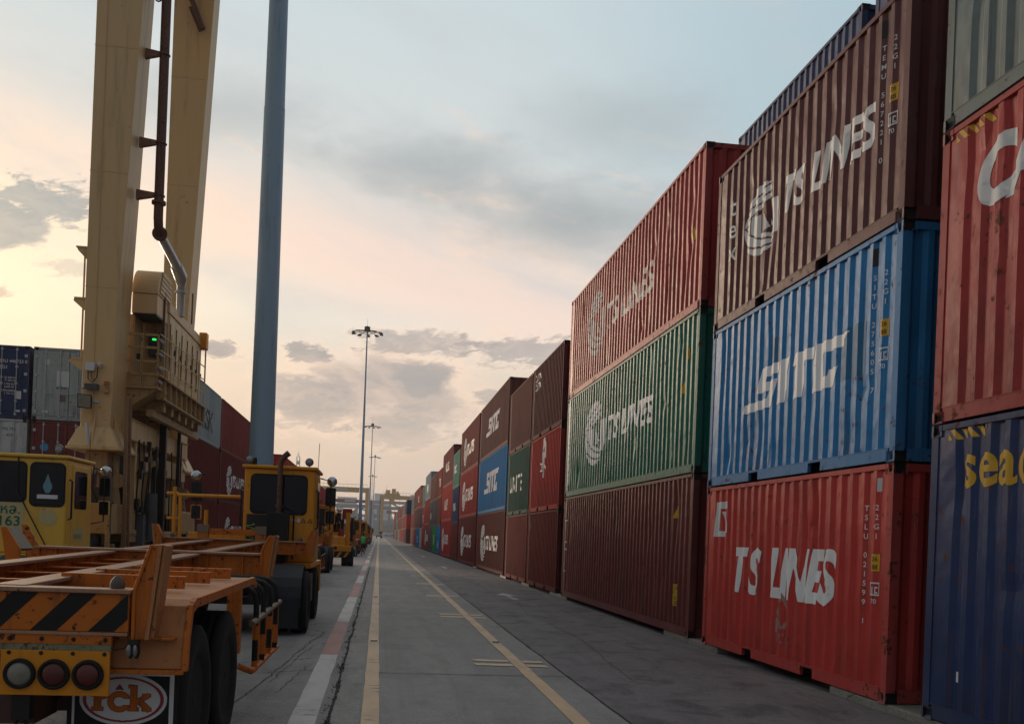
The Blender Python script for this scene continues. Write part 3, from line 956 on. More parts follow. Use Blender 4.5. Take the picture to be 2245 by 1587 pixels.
def d_sitc20(s, L, H):
    sitc(s, L, 1.90, 1.04, 0.60, 0.015)
    serial(s, L, H, 'SITU 275605 7', '22G1')
    decal(rect_bm(0.62, 0.62), L, 4.62, 1.06, s, 'repainted_patch', DECAL_O, (0.012, 0.13, 0.27), lift=0.003)
    decal(rect_bm(0.26, 0.34), L, 2.45, 1.66, s, 'repainted_patch', DECAL_O, (0.012, 0.125, 0.25), lift=0.003)
    decal(rect_bm(0.07, 0.20), L, L - 0.66, H - 0.34, s, 'vent_cover', DARK)
def d_brown20(s, L, H):
    globe_lines(s, L, 1.90, 1.30, 0.52, True, 0.015, size=0.68, ru=0.66, tx=2.72, tv=1.08, xs=0.93)
    decal(stack_bm('tex', 0.42, 0.36), L, 0.68, 2.15, s, 'lettering')
    serial(s, L, H, 'TEMU 567221 0', '22G1')
    decal(rect_bm(0.07, 0.20), L, L - 0.66, H - 0.36, s, 'vent_cover', DARK)
def d_red40(s, L, H):
    globe_lines(s, L, 3.5, 1.52, 0.83, True, size=0.84, col=(0.58, 0.52, 0.50), ru=1.05, tx=4.75, tv=1.10, xs=1.22)
    caution(s, L, H, L - 0.75, 1.35)
def d_green40(s, L, H):
    globe_lines(s, L, 3.80, 1.52, 0.82, True, size=0.78, col=(0.78, 0.80, 0.80), ru=1.22, tx=5.25, tv=1.20, xs=1.27)
    decal(rect_bm(0.22, 2.3), L, 0.28, 0.34, s, 'white_band')
    decal(stack_bm('TAX TONKAN U4A', 0.13, 0.16), L, 0.39, 2.56, s, 'band_lettering', BLACKP, lift=0.006)
    caution(s, L, H, L - 1.0, 1.5)
    decal(rect_bm(0.10, 0.2), L, L - 0.72, H - 0.8, s, 'yellow_sticker', DECAL_O, (0.55, 0.32, 0.02))
def d_maroon40(s, L, H):
    decal(stack_bm('TCL', 0.40, 0.62), L, 0.34, 2.36, s, 'lettering', DECAL_O, (0.5, 0.5, 0.49))
    decal(stack_bm('CAXU 995311 7', 0.11, 0.125), L, L - 0.82, H - 0.40, s, 'serial_number', DECAL_O, (0.30, 0.26, 0.25))
    decal(stack_bm('45G1', 0.11, 0.125), L, L - 0.55, H - 0.40, s, 'size_code', DECAL_O, (0.30, 0.26, 0.25))
    caution(s, L, H, L - 1.25, 2.12)
    decal(rect_bm(0.26, 0.40), L, L - 1.0, 0.50, s, 'yellow_sticker', DECAL_O, (0.58, 0.33, 0.02))
    for i, q in enumerate(('CAU', '9', '10', 'ONE')):
        decal(text_bm(q, 0.10, 0.008), L, L - 0.97, 0.80 - 0.095 * i, s, 'sticker_lettering', BLACKP, lift=0.006)
def d_dong(s, L, H):
    def em(u, v):
        r = math.hypot(u, v * 0.55)
        return 0.16 < r < 0.34 and not (u > 0.05 and v < -0.1) or (abs(u) < 0.1 and v < 0.1 and v > -0.75)
    decal(scan_bm(em, -0.4, 0.4, -0.75, 0.62, 0.03), L, 2.95, 1.88, s, 'emblem')
    words(s, L, 'DEJN', 2.15, 1.26, 0.42, 0.014, 0.1, xs=1.3)
def d_cap(s, L, H):
    words(s, L, 'CAPITAL', 0.5, 2.08, 0.34, 0.02, 0, (0.46, 0.46, 0.36), 0.95)
    words(s, L, 'CAPITAL', 0.5, 1.76, 0.34, 0.02, 0, (0.40, 0.45, 0.50), 0.95)
def d_ever(s, L, H):
    words(s, L, 'U N I T E', 0.8, 0.92, 0.92, 0.022, 0, (0.42, 0.46, 0.45), 0.95)
def d_codes(s, L, H):
    decal(stack_bm('CRXU 221907', 0.15, 0.2), L, 0.5, H - 0.4, s, 'serial_number', DECAL_O, (0.42, 0.36, 0.32))
def d_tick(s, L, H):
    decal(rect_bm(0.12, 0.25), L, 0.5, H - 0.62, s, 'yellow_sticker', DECAL_O, (0.5, 0.34, 0.05))
    decal(stack_bm('22G1', 0.14, 0.2), L, 0.56, H - 0.75, s, 'size_code', DECAL_O, (0.42, 0.36, 0.32))
def d_ts(res=0.03, r=0.85, u=3.0, col=None):
    return lambda s, L, H: globe_lines(s, L, u, H * 0.47, r, True, res=res, size=r * 1.08, col=col)
def d_ts_code(s, L, H):
    globe_lines(s, L, 3.3, 1.35, 0.95, True, res=0.03, size=0.95, xs=1.3)
    decal(stack_bm('TSNU 818273', 0.13, 0.19), L, 0.55, H - 0.5, s, 'serial_number', DECAL_O, (0.34, 0.25, 0.24))
def d_s40(h, v, col=(0.60, 0.60, 0.60), k=1.17):
    return lambda s, L, H: sitc(s, L, 3.8, v, h, 0.03, col, k)
def d_w(txt, size, u, v, col=(0.58, 0.57, 0.55), shear=0.0):
    return lambda s, L, H: words(s, L, txt, u, v, size, 0.02, shear, col)

# the right row: stack by stack from the camera away
column(0, 9.83 - 6.06 - 0.6, F20, (HC, HC, HC), (NAVY, RED2, GGREEN),
       ('with yellow lowercase lettering', 'with big white capital letters', 'with a rusty bottom rail'), (d_seaco, d_cai, None))
column(1, 9.945, F20, (STD, STD, STD), (RED, BLUE, DBROWN), ('with white slanted lettering', 'with white slanted lettering', 'with white globe emblem'), (d_red20, d_sitc20, d_brown20))
column(2, 16.762, F40, (HC, HC, HC), (MAROON, GREEN, RED2), ('with a yellow sticker', 'with white globe emblem', 'with faded globe emblem'), (d_maroon40, d_green40, d_red40))
column(3, 29.968, F20, (STD, STD, STD), (MAROON, RED2, DBROWN), ('with small yellow marks', 'with small white emblem', 'with pale lettering'), (d_tick, d_dong, d_cap))
column(4, 36.33, F20, (STD, STD, STD), (RBROWN, DGREEN, BROWN), ('with a vertical code', 'with faint white letters', ''), (d_codes, d_ever, None))
column(5, 42.95, F40, (HC, HC, HC), (MAROON, BLUE, BROWN), ('with white globe emblem', 'with white slanted lettering', 'with white slanted lettering'), (d_ts_code, d_s40(1.05, 1.0), d_s40(0.88, 1.08, k=1.3)))
column(6, 55.95, F40, (HC, HC, HC), (MAROON, RED2, RBROWN), ('with white globe emblem',) * 3, (d_ts(0.04, 0.95, 3.3), d_ts(0.04, 0.95, 3.3), d_ts(0.04, 0.9, 3.3, (0.5, 0.48, 0.46))))
column(7, 69.1, F20, (STD, STD, STD), (MAROON, NAVY, LGREEN), ('with faint marks', 'with white lettering', 'with white lettering'), (d_tick, d_w('HYUN', 0.8, 1.2, 0.9), d_w('UASC', 0.8, 1.2, 1.1)), False)
column(8, 75.5, F40, (HC, HC, HC), (RED2, RED, RBROWN), ('with white globe emblem', 'with white lettering', 'with white lettering'), (d_ts(0.05, 0.95, 3.0), d_w('K LINE', 1.2, 3.6, 0.9, shear=0.2), d_w('MARUBA', 1.0, 3.5, 1.2)), False)
column(9, 88.7, F20, (STD, STD, STD), (BLUE, RBROWN, RED2), ('with white lettering', '', 'with white lettering'), (d_w('NYK', 0.9, 2.0, 0.5), None, d_w('TEX', 1.0, 2.2, 1.0)), False)
column(10, 95.6, F20, (STD, STD, STD), (BGREEN, SLATE, BROWN), ('with a white mark', '', ''), (d_w('EX', 1.3, 2.0, 0.8), None, None), False)
column(11, 102.1, F20, (STD, STD, STD), (SLATE, SLATE, RBROWN), ('', 'with white lettering', ''), (None, d_w('YML', 0.9, 1.2, 0.8), None), False)
column(12, 108.5, F40, (HC, HC, HC), (RBROWN, RED2, GREY), ('with white globe emblem', '', 'with faint lettering'), (d_ts(0.06, 0.9, 4.0), None, d_w('MAE', 1.3, 4.0, 0.8)), False)
column(13, 121.0, F20, (STD, STD, STD), (RED2, RED, LGREEN), ('', 'with white lettering', ''), (None, d_w('TS', 1.3, 2.0, 0.6), None), False)
column(14, 127.6, F20, (STD, STD, STD), (CREAM, NAVY, RBROWN), ('', '', ''), None, False)
column(15, 134.3, F40, (STD, HC, HC), (BLUE, BROWN, RED2), ('with white lettering', '', 'with white lettering'), (d_w('SITC', 1.3, 4.0, 0.6, shear=0.2), None, d_w('OOCL', 1.2, 4.0, 0.8)), False)
column(16, 146.9, F40, (STD, HC, HC), (RBROWN, RBROWN, BROWN), ('', '', ''), None, False)
column(17, 159.6, F40, (STD, STD, STD), (PINKR, RED2, GGREEN), ('', '', ''), None, False)
pal = [RED2, RBROWN, BROWN, MAROON, PINKR, RED, LGREEN, RBROWN, RED2, GREY, BROWN]
yy = 201.0
rnd = random.Random(5)
for i in range(14):
    cs = [rnd.choice(pal) for _ in range(3)]
    if i == 0: cs = [MAROON, RED, NAVY]
    if i == 1: cs = [RBROWN, RED2, GGREEN]
    if i == 2: cs = [RED2, PINKR, PINKR]
    column(18 + i, yy, F40, (HC, HC, STD if i % 3 else HC), cs, ('', '', ''), None, False)
    yy += 12.5 if i % 4 else 12.9

# the row behind, whose top tier looks over the front stacks
z = BASE
for k, h in enumerate((HC, HC, HC, STD)):
    for j, y0 in enumerate((10.0, 16.55)):
        c = NAVY if (k + j) % 2 == 0 or k == 3 else RBROWN
        w = ['lowest', 'second', 'third', 'topmost'][k]
        lab = f'{CNAME[c]} short container, {w} of the {"nearer" if j == 0 else "farther"} hidden stack behind the right row'
        t, s, d = container((RX + CW + 0.24, y0, z), F20, h, c, lab, 'containers in the row behind the front right row', cast=(k == 3))
    z += h + 0.012

for j, (y0, L) in enumerate(((3.3, F20), (22.95, F40), (35.4, F40))):  # unseen stacks added to keep light out of the front row's gaps
    z = BASE
    for k in range(3):
        c = (RBROWN, NAVY, MAROON)[(j + k) % 3]
        container((RX + CW + 0.24, y0, z), L, STD, c, f'{CNAME[c]} container, {TIER[k]} of the {("nearest", "third", "fourth")[j]} unseen stack added to block light behind right row', 'containers in the row behind the front right row', cast=False)
        z += STD + 0.012
# left block: sides facing the road, doors facing the camera
LG = 'containers stacked left of the crane'
def left_container(x_face, y_near, z, L, H, col, label, door=False):
    """rotated half a turn so that its text side faces the road (+X)"""
    t, s, d = container((x_face, y_near + L, z), L, H, col, label, LG, rot=PI, cast=False, gloss=False)
    return t, s
LX = -8.0
def lab_l(c, ds, tier, wh):
    return ' '.join(f'{CNAME[c]} long container {ds}, {tier} of the {wh}'.split())
lefts = [
    (38.6, 'stack beside the crane', [(MAROON, HC, 'with plain ribs', None), (MAROON, STD, 'with ribbed side', None), (GREY, STD, 'with big black lettering', lambda s, L, H: words(s, L, 'MAERSK', 3.7, 0.55, 1.35, 0.02, 0, (0.03, 0.03, 0.035), 1.28))]),
    (51.05, 'second stack beyond the crane', [(MAROON, HC, 'with white emblem', lambda s, L, H: globe_lines(s, L, 3.4, 1.4, 0.8, True, 0.05, 0.85)), (MAROON, STD, 'with white globe emblem', lambda s, L, H: globe_lines(s, L, 3.4, 1.25, 0.78, True, 0.04, 0.85, xs=1.3)), (RBROWN, STD, 'with small code', lambda s, L, H: decal(stack_bm('22G1', 0.2, 0.3), L, 1.0, H - 0.4, s, 'size_code'))]),
]
for (y0, wh, tiers) in lefts:
    z = BASE
    for (c, h, ds, dec), tn in zip(tiers, ('bottom', 'middle', 'top')):
        t, s = left_container(LX, y0, z, F40, h, c, lab_l(c, ds, tn, wh))
        if dec: dec(s, F40, h)
        z += h + 0.012
for q in range(8):
    z = BASE
    for k, h in enumerate((STD, STD, STD)):
        c = [RED2, MAROON, RBROWN, BROWN, RED2, BLUE][(q * 2 + k) % 6] if (q, k) != (0, 2) else RED2
        left_container(LX, 82.5 + 12.5 * q, z, F40, h, c, f'{CNAME[c]} long container, {TIER[k]} of the {ORD[q]} stack in the far left block')
        z += h + 0.012

def door_column(x0, y0, tiers, wh):
    z = BASE
    for k, (c, h, ds, dec) in enumerate(tiers):
        t, s, d = container((x0, y0, z), F40, h, c, ' '.join(f'{CNAME[c]} long container {ds}, {TIER[k]} of the {wh}'.split()), LG, door=True, cast=True)
        if dec: dec(d, h)
        z += h + 0.012
def dw(d, s, x, z, size, col=(0.60, 0.61, 0.62), bold=0.012, name='lettering', y=-0.002):
    flat(text_bm(s, size, bold), lambda u, v: (x + u, y, z + v), d, name, DECAL_O, col)
def dr(d, x, z, w, h, col, name='paper_sticker', y=-0.001):
    flat(rect_bm(w, h), lambda u, v: (x + u, y, z + v), d, name, DECAL_O, col)
def dd_blue(d, h):
    dw(d, 'SERU 446723 0', 1.36, h - 0.62, 0.16); dw(d, '45G1', 1.36, h - 0.84, 0.16)
    for i in range(3):
        zz = h - 1.18 - 0.23 * i
        dw(d, ('MGW', 'TARE', 'CU CAP')[i], 1.33, zz, 0.10); dw(d, ('32 500 KG', '3 900 KG', '76.4 CU M')[i], 1.62, zz, 0.09); dw(d, ('71 650 LB', '8 600 LB', '2 700 CU F')[i], 1.62, zz - 0.10, 0.09)
    dr(d, 1.98, 0.70, 0.22, 0.28, (0.55, 0.56, 0.57)); dr(d, 2.02, 0.24, 0.16, 0.07, (0.55, 0.56, 0.57))
    b = scan_bm(lambda u, v: abs(u) < 0.17 * (1 - v / 0.26), -0.18, 0.18, 0, 0.26, 0.012)
    flat(b, lambda u, v: (1.38 + u, -0.001, 0.40 + v), d, 'warning_sticker', DECAL_O, (0.62, 0.27, 0.02))
    b = scan_bm(lambda u, v: math.hypot(u, v) < 0.13, -0.13, 0.13, -0.13, 0.13, 0.012)
    flat(b, lambda u, v: (1.38 + u, -0.001, 0.92 + v), d, 'round_sticker', DECAL_O, (0.10, 0.16, 0.32))
def dd_grey(d, h):
    for x in (0.80, 1.80):
        dr(d, x, h - 1.38, 0.42, 0.56, (0.52, 0.56, 0.58))
        dw(d, 'MAERSK', x, h - 1.46, 0.10, (0.04, 0.05, 0.05), 0.01)
    dr(d, 0.38, h - 0.62, 0.17, 0.20, (0.55, 0.57, 0.58)); dr(d, 0.92, h - 1.92, 0.20, 0.24, (0.17, 0.12, 0.11)); dr(d, 0.34, 0.26, 0.20, 0.09, (0.55, 0.57, 0.58))
def dd_lgrey(d, h):
    dw(d, 'MSKU 770 795', 1.15, h - 0.42, 0.15, (0.10, 0.12, 0.13)); dw(d, '45G1', 1.75, h - 0.62, 0.13, (0.10, 0.12, 0.13))
def dd_maroon(d, h):
    for x, c in ((0.46, (0.05, 0.27, 0.50)), (0.98, (0.40, 0.39, 0.36))):
        b = scan_bm(lambda u, v: math.hypot(u, v) < 0.14, -0.14, 0.14, -0.14, 0.14, 0.012)
        flat(b, lambda u, v: (x + u, -0.001, h - 0.95 + v), d, 'round_sticker', DECAL_O, c)
    dr(d, 1.66, h - 1.72, 0.10, 0.05, (0.5, 0.5, 0.5))
door_column(-12.40, 37.2, [(BROWN, STD, 'with closed doors', None), (MAROON, STD, 'with blue door sticker', dd_maroon), (GREY, STD, 'with white door panels', dd_grey)], 'stack beside crane leg')
door_column(-14.98, 37.2, [(RBROWN, STD, 'with closed doors', None), (LGREY, STD, 'with dark code on its doors', dd_lgrey), (NAVY, STD, 'with white door lettering', dd_blue)], 'left edge stack')

# white containers closing the road
z = 0.05
for k in range(2):
    t, s, d = container((1.6, 472 + CW, z), F40, STD - 0.2 if 0 else STD, WHITEC if k == 0 else CREAM,
                        ('white' if k == 0 else 'cream') + (' container with blue lettering lying across the road end' if k == 0 else ' container on top of the white one across the road end'), 'containers across the road end', rot=-PI / 2, cast=False)
    if k == 0:
        s2 = [c for c in t.children if c.name.startswith('side_panel')][1]
        for sd_ in [c for c in t.children if c.name.startswith('side_panel')]:
            decal(text_bm('MAERSK', 1.5, 0.02, 0, 1.0, 1.1), F40, 1.2 if sd_ is s2 else 3.0, 0.6, sd_, 'lettering', DECAL_O, (0.06, 0.13, 0.30))
    z += STD + 0.012

# ------------------------------------------------------------------ ground, lanes and markings
def sheet(name, x0, x1, y0, y1, z, mat, kind='structure'):
    mb = MB()
    mb.face([(x0, y0, z), (x1, y0, z), (x1, y1, z), (x0, y1, z)])
    return tag(mb.build(name, mat), kind=kind)
sheet('ground', -420, 420, -120, 1100, 0.0, CONC)
sheet('truck_lane', -60, -0.42, -40, 700, 0.004, CONC_T)
sheet('container_lane', 2.44, 40, -40, 700, 0.004, ASPH)
sheet('gutter_strip', -0.42, -0.12, -40, 700, 0.004, GUTTER)

def wob(t, k, a):
    return a * mnoise.noise(Vector((t * k, 3.3 * k, 0.7)))
def line_strip(mb, x0, x1, y0, y1, z, step=0.6):
    y = y0
    while y < y1:
        y2 = min(y1, y + step * max(1.0, y / 30))
        mb.face([(x0 + wob(y, 1.7, 0.012), y, z), (x1 + wob(y + 50, 1.9, 0.012), y, z), (x1 + wob(y2 + 50, 1.9, 0.012), y2, z), (x0 + wob(y2, 1.7, 0.012), y2, z)])
        y = y2
mb = MB()
line_strip(mb, -0.095, 0.07, 2, 440, 0.008)
line_strip(mb, 1.885, 2.05, 2, 440, 0.008)
yl = mb
mb = MB()
ticks = [13.55, 21.5, 28.3, 35.2, 41.9, 49.0] + [56 + 7 * i for i in range(30)]
for i, y in enumerate(ticks):
    hb = 0.10 if i == 0 else 0.17
    for q in (-1, 1):
        yc = y + q * (0.22 if i == 0 else 0.33)
        a, b = yc - hb, yc + hb
        mb.face([(1.37 + 0.03 * (q > 0), a, 0.008), (1.87, a - 0.03, 0.008), (1.87, b - 0.03, 0.008), (1.35 + 0.04 * (i % 3), b, 0.008)])
        if i == 0 or i % 2 or q > 0:
            mb.face([(2.065, a - 0.05, 0.008), (2.35, a - 0.08, 0.008), (2.33, b - 0.08, 0.008), (2.065, b - 0.05, 0.008)])
tag(mb.build('road_marking_tick', TICKM), kind='structure')
tag(yl.build('road_marking_yellow', YLINE), kind='structure')
mw, mr = MB(), MB()
segs = [2, 8.4, 14.02, 19.3, 26.8, 34.5] + [40.5 + 6 * i for i in range(60)]
for i, (a, b) in enumerate(zip(segs, segs[1:])):
    line_strip(mr if i % 2 == 0 else mw, -0.735, -0.50, a, b, 0.008)
# i = 1 (8.4-14) must be white
tag(mw.build('kerb_marking_white', WLINE), kind='structure')
tag(mr.build('kerb_marking_red', RLINE), kind='structure')
mb = MB()
for (x, y) in ((3.92, 29.2), (3.65, 54.8), (3.7, 82.0), (3.7, 112.0)):
    mb.face([(x - 0.09, y - 1.6, 0.008), (x + 0.09, y - 1.6, 0.008), (x + 0.09, y + 0.5, 0.008), (x - 0.09, y + 0.5, 0.008)])
    mb.face([(x - 0.34, y + 0.5, 0.008), (x + 0.34, y + 0.5, 0.008), (x, y + 1.7, 0.008)])
tag(mb.build('road_marking_arrow', ARROWM), kind='structure')
# broken joint between gutter and truck lane, and the seam of the asphalt lane
mb = MB()
rr = random.Random(3)
y = 3.0
while y < 130:
    L = rr.uniform(0.03, 0.12) * max(1.0, y / 14)
    w = 0.014 + 0.03 * max(0, mnoise.noise(Vector((y * 1.3, 0, 0)))) + 0.018 * max(0, mnoise.noise(Vector((y * 6, 0, 5))))
    c = -0.385 + 0.025 * mnoise.noise(Vector((y * 0.6, 1, 1)))
    mb.face([(c - w * rr.uniform(0.5, 1.6), y, 0.009), (c + w * rr.uniform(0.5, 1.0), y, 0.009), (c + w * rr.uniform(0.5, 1.0), y + L, 0.009), (c - w * rr.uniform(0.5, 1.6), y + L, 0.009)])
    y += L
y = 4.0
while y < 90:
    L = rr.uniform(0.08, 0.3) * max(1, y / 20)
    w = 0.008 + 0.02 * max(0, mnoise.noise(Vector((y * 2.1, 4, 0))))
    c = 2.44 + 0.02 * mnoise.noise(Vector((y * 0.8, 1, 9)))
    mb.face([(c - w, y, 0.009), (c + w * rr.uniform(0.5, 1.5), y, 0.009), (c + w * rr.uniform(0.5, 1.5), y + L, 0.009), (c - w, y + L, 0.009)])
    y += L
def crack(pts, w):
    out = []
    for (a, b) in zip(pts, pts[1:]):
        n = 14
        for k in range(n):
            f = k / n
            x = a[0] + (b[0] - a[0]) * f; y_ = a[1] + (b[1] - a[1]) * f
            out.append((x + 0.05 * mnoise.noise(Vector((x * 4, y_ * 4, 1))), y_ + 0.09 * mnoise.noise(Vector((x * 4, y_ * 4, 7)))))
    for (a, b) in zip(out, out[1:]):
        q = w * (0.5 + abs(mnoise.noise(Vector((a[0] * 9, a[1] * 9, 3)))) * 1.4)
        mb.face([(a[0] - q, a[1], 0.0095), (a[0] + q, a[1], 0.0095), (b[0] + q, b[1], 0.0095), (b[0] - q, b[1], 0.0095)])
crack([(-1.45, 9.2), (-1.26, 10.9), (-1.12, 13.2), (-0.98, 15.6), (-0.80, 17.5)], 0.007)
crack([(-1.15, 11.4), (-1.0, 14.0), (-0.86, 15.4)], 0.005)
crack([(-1.0, 10.6), (-0.88, 12.2), (-0.80, 13.0)], 0.005)
crack([(3.2, 12.0), (3.6, 17.0), (3.5, 23.0), (4.1, 30.0)], 0.006)
for (y_, xa, xb) in ((21.8, -0.1, 2.43), (34.0, -0.1, 2.43), (12.3, 0.06, 2.43), (27.5, -3.5, -0.75), (47.0, -0.1, 2.43)):
    k = 0
    while xa + 0.1 * k < xb:
        x = xa + 0.1 * k
        q = 0.010 * (1 + 0.6 * mnoise.noise(Vector((x * 5, y_, 0)))) * max(1, y_ / 20)
        yc = y_ + 0.02 * mnoise.noise(Vector((x * 2, y_, 4)))
        mb.face([(x, yc - q, 0.0065), (x + 0.1, yc - q, 0.0065), (x + 0.1, yc + q, 0.0065), (x, yc + q, 0.0065)])
        k += 1
tag(mb.build('ground_joint', plain('black_joint', (0.016, 0.016, 0.017), 0.9)), kind='structure')
mb = MB()
for i in range(900):
    y = 3.5 + 45 * rr.random() ** 1.6
    if mnoise.noise(Vector((y * 1.3, 0, 0))) < 0.0 and rr.random() < 0.7:
        continue
    x = -0.40 + rr.gauss(0, 0.035)
    h = rr.uniform(0.008, 0.035); a = rr.uniform(0, 6.28); w = rr.uniform(0.004, 0.012)
    q = Vector((math.cos(a), math.sin(a), 0)) * rr.uniform(0.02, 0.06)
    p = Vector((x, y, 0.009)); s = Vector((-math.sin(a), math.cos(a), 0)) * w
    mb.face([p - s, p + s, p + q + Vector((0, 0, h))])
tag(mb.build('weeds', plain('weed_debris', (0.018, 0.022, 0.017), 0.9)), 'dark weeds and dirt caught in the gutter joint', 'weeds', kind='stuff')

# raised reflector studs on the yellow lines
def stud_mesh():
    mb = MB()
    mb.prism([(-0.05, 0.0), (0.05, 0.0), (0.035, 0.022), (-0.035, 0.022)], 'x', -0.055, 0.055)
    return mb.mesh('road_stud', LENS_W)
sm = stud_mesh()
studs = [(-0.01, 15.9, 'on the left yellow line, nearest to the camera'), (1.97, 16.1, 'on the right yellow line, nearest to the camera'),
         (-0.01, 27.0, 'on the left yellow line, second from the camera')]
for (x, y, w) in studs:
    tag(ob('road_stud', sm, None, (x, y, 0.009)), 'pale reflector stud ' + w, 'road stud', 'reflector studs on the yellow lines')
sheet('slot_shade_sheet', 5.60, 8.0, -8, 440, 0.0075, plain('painted_slot_shade', (0.035, 0.033, 0.03), 0.9))  # near-black sheet that paints the shade beneath the raised containers
# concrete pads under the container corners
for i, (y0, y1, w) in enumerate(((1.4, 4.1, 'beside the camera'), (8.6, 11.3, 'under the yellow lettered navy container'), (15.3, 18.35, 'under the bright red container\'s far end'), (28.2, 31.0, 'under the long maroon container\'s far end'),
                                 (35.5, 37.2, 'under the fourth stack'), (42.0, 44.0, 'under the fifth stack'), (54.8, 57.0, 'under the sixth stack'))):
    mb = MB()
    n = 14
    top = [(RX + 0.02 + 0.03 * mnoise.noise(Vector((y0 + (y1 - y0) * k / n, 7, 2))), y0 + (y1 - y0) * k / n) for k in range(n + 1)]
    poly = top + [(RX + 9, y1), (RX + 9, y0)]
    mb.prism(poly, 'z', 0.0, BASE - 0.002)
    tag(mb.build('concrete_pad', PADM, bev=0.015), 'low concrete pad ' + w, 'concrete pad', 'concrete pads under the right row')

# ------------------------------------------------------------------ high lamp masts
def mast(y, x, first=False, label=''):
    t = thing('light_mast', label, 'light mast', (x, y, 0), rotz=0.3 * y, group='tall light masts along the truck lane')
    H = 34.0
    mb = MB()
    n = 16
    n = 24
    mb.lathe([(0.0, 0.31), (4.0, 0.287), (8.0, 0.266), (11.80, 0.246)], (0, 0, 0), 'z', n)
    mb.lathe([(11.75, 0.239), (15.0, 0.218), (19.0, 0.192), (23.0, 0.166)], (0, 0, 0), 'z', n)
    mb.lathe([(22.9, 0.158), (28.0, 0.13), (H, 0.10)], (0, 0, 0), 'z', n)
    mb.build('pole', POLE, t)
    mb = MB(); mb.lathe([(0.0, 0.46), (0.04, 0.46), (0.04, 0.33), (0.10, 0.32)], (0, 0, 0), 'z', n); mb.build('base_flange', POLE, t)
    if first:
        mb = MB(); mb.box(-0.1, 0.1, -0.31, -0.27, 0.6, 1.2); mb.build('service_hatch', POLE, t)
        mb = MB()
        mb.box(0.20, 0.30, -0.22, -0.14, 3.15, 3.30); mb.box(0.20, 0.30, -0.22, -0.14, 2.75, 2.90)
        mb.box(-0.34, -0.27, -0.1, 0.0, 3.0, 3.4)
        mb.build('clamp', GREASE, t)
    mb = MB()
    mb.tube([(math.cos(2 * PI * k / 20) * 1.3, math.sin(2 * PI * k / 20) * 1.3, H - 0.1) for k in range(20)], 0.05, 6, close=True)
    for k in range(10):
        a = 2 * PI * k / 10
        mb.beam((0.1 * math.cos(a), 0.1 * math.sin(a), H + 0.15), (2.2 * math.cos(a), 2.2 * math.sin(a), H - 0.2), 0.07, 0.07)
    mb.box(-0.32, 0.32, -0.32, 0.32, H - 0.1, H + 0.75)
    mb.build('head_frame', GREASE, t)
    lm = MB()
    lm.hexa([(-0.28, -0.32, -0.16), (0.28, -0.32, -0.16), (0.2, 0.22, -0.08), (-0.2, 0.22, -0.08), (-0.28, -0.3, 0.02), (0.28, -0.3, 0.02), (0.2, 0.22, 0.14), (-0.2, 0.22, 0.14)])
    me = lm.mesh('floodlight', GREASE)
    for k in range(10):
        a = 2 * PI * k / 10
        o = ob('floodlight', me, t, (2.25 * math.cos(a), 2.25 * math.sin(a), H - 0.28), a + PI / 2)
    mb = MB(); mb.tube([(0, 0, H + 0.7), (0, 0, H + 2.0)], 0.02, 6); mb.build('lightning_rod', GREASE, t)
    return t
mast(24.3, -2.86, True, 'thick blue grey light mast close behind the yellow tractor, top out of frame')
mast(160, -3.05, False, 'tall light mast with round lamp head, nearest of the complete ones')
mast(300, -3.05, False, 'light mast with round lamp head, second of the complete ones')
mast(420, -2.75, False, 'light mast with round lamp head, third of the complete ones')
mast(560, -4.6, False, 'most distant light mast of the line, thin and hazy')

# ------------------------------------------------------------------ wheels
_wm = {}
def wheel(parent, x, y, z, r, w, side=1, mat=None, name='wheel'):
    k = (r, w, mat.name if mat else '')
    if k not in _wm:
        mb = MB()
        rr_ = r * 0.58
        mb.lathe([(-w * 0.30, rr_), (w * 0.34, rr_), (w * 0.38, rr_ * 0.93), (w * 0.22, rr_ * 0.86), (w * 0.10, rr_ * 0.62), (w * 0.26, rr_ * 0.42), (w * 0.34, rr_ * 0.30), (w * 0.40, rr_ * 0.10)], (0, 0, 0), 'x', 24)
        for q in range(8):
            a = 2 * PI * q / 8
            mb.lathe([(w * 0.16, 0.016), (w * 0.24, 0.014)], (0, math.cos(a) * rr_ * 0.52, math.sin(a) * rr_ * 0.52), 'x', 6)
        rim = mb.mesh('wheel', mat or ORANGE)
        mb = MB()
        h = w / 2
        prof = [(-h * 0.80, rr_ * 0.99), (-h, rr_ * 1.22), (-h * 1.02, r * 0.86), (-h * 0.93, r * 0.955)]
        t_ = [-0.80, -0.45, -0.40, -0.08, -0.03, 0.03, 0.08, 0.40, 0.45, 0.80]
        for i, q in enumerate(t_):
            prof.append((q * h, r * (1.0 if i in (0, 1, 3, 6, 8, 9) or True else 1)))
        for i, q in enumerate((-0.425, 0.0, 0.425)):
            pass
        prof = prof[:4] + [(-h * 0.82, r), (-h * 0.47, r), (-h * 0.45, r * 0.965), (-h * 0.38, r * 0.965), (-h * 0.36, r), (-h * 0.05, r), (-h * 0.03, r * 0.965), (h * 0.03, r * 0.965), (h * 0.05, r),
                           (h * 0.36, r), (h * 0.38, r * 0.965), (h * 0.45, r * 0.965), (h * 0.47, r), (h * 0.82, r), (h * 0.93, r * 0.955), (h * 1.02, r * 0.86), (h, rr_ * 1.22), (h * 0.80, rr_ * 0.99)]
        mb.lathe(prof, (0, 0, 0), 'x', 40)
        tyre = mb.mesh('tyre', RUBBER)
        _wm[k] = (rim, tyre)
    rim, tyre = _wm[k]
    o = ob(name, rim, parent, (x, y, z), 0 if side > 0 else PI)
    ob('tyre', tyre, o)
    return o

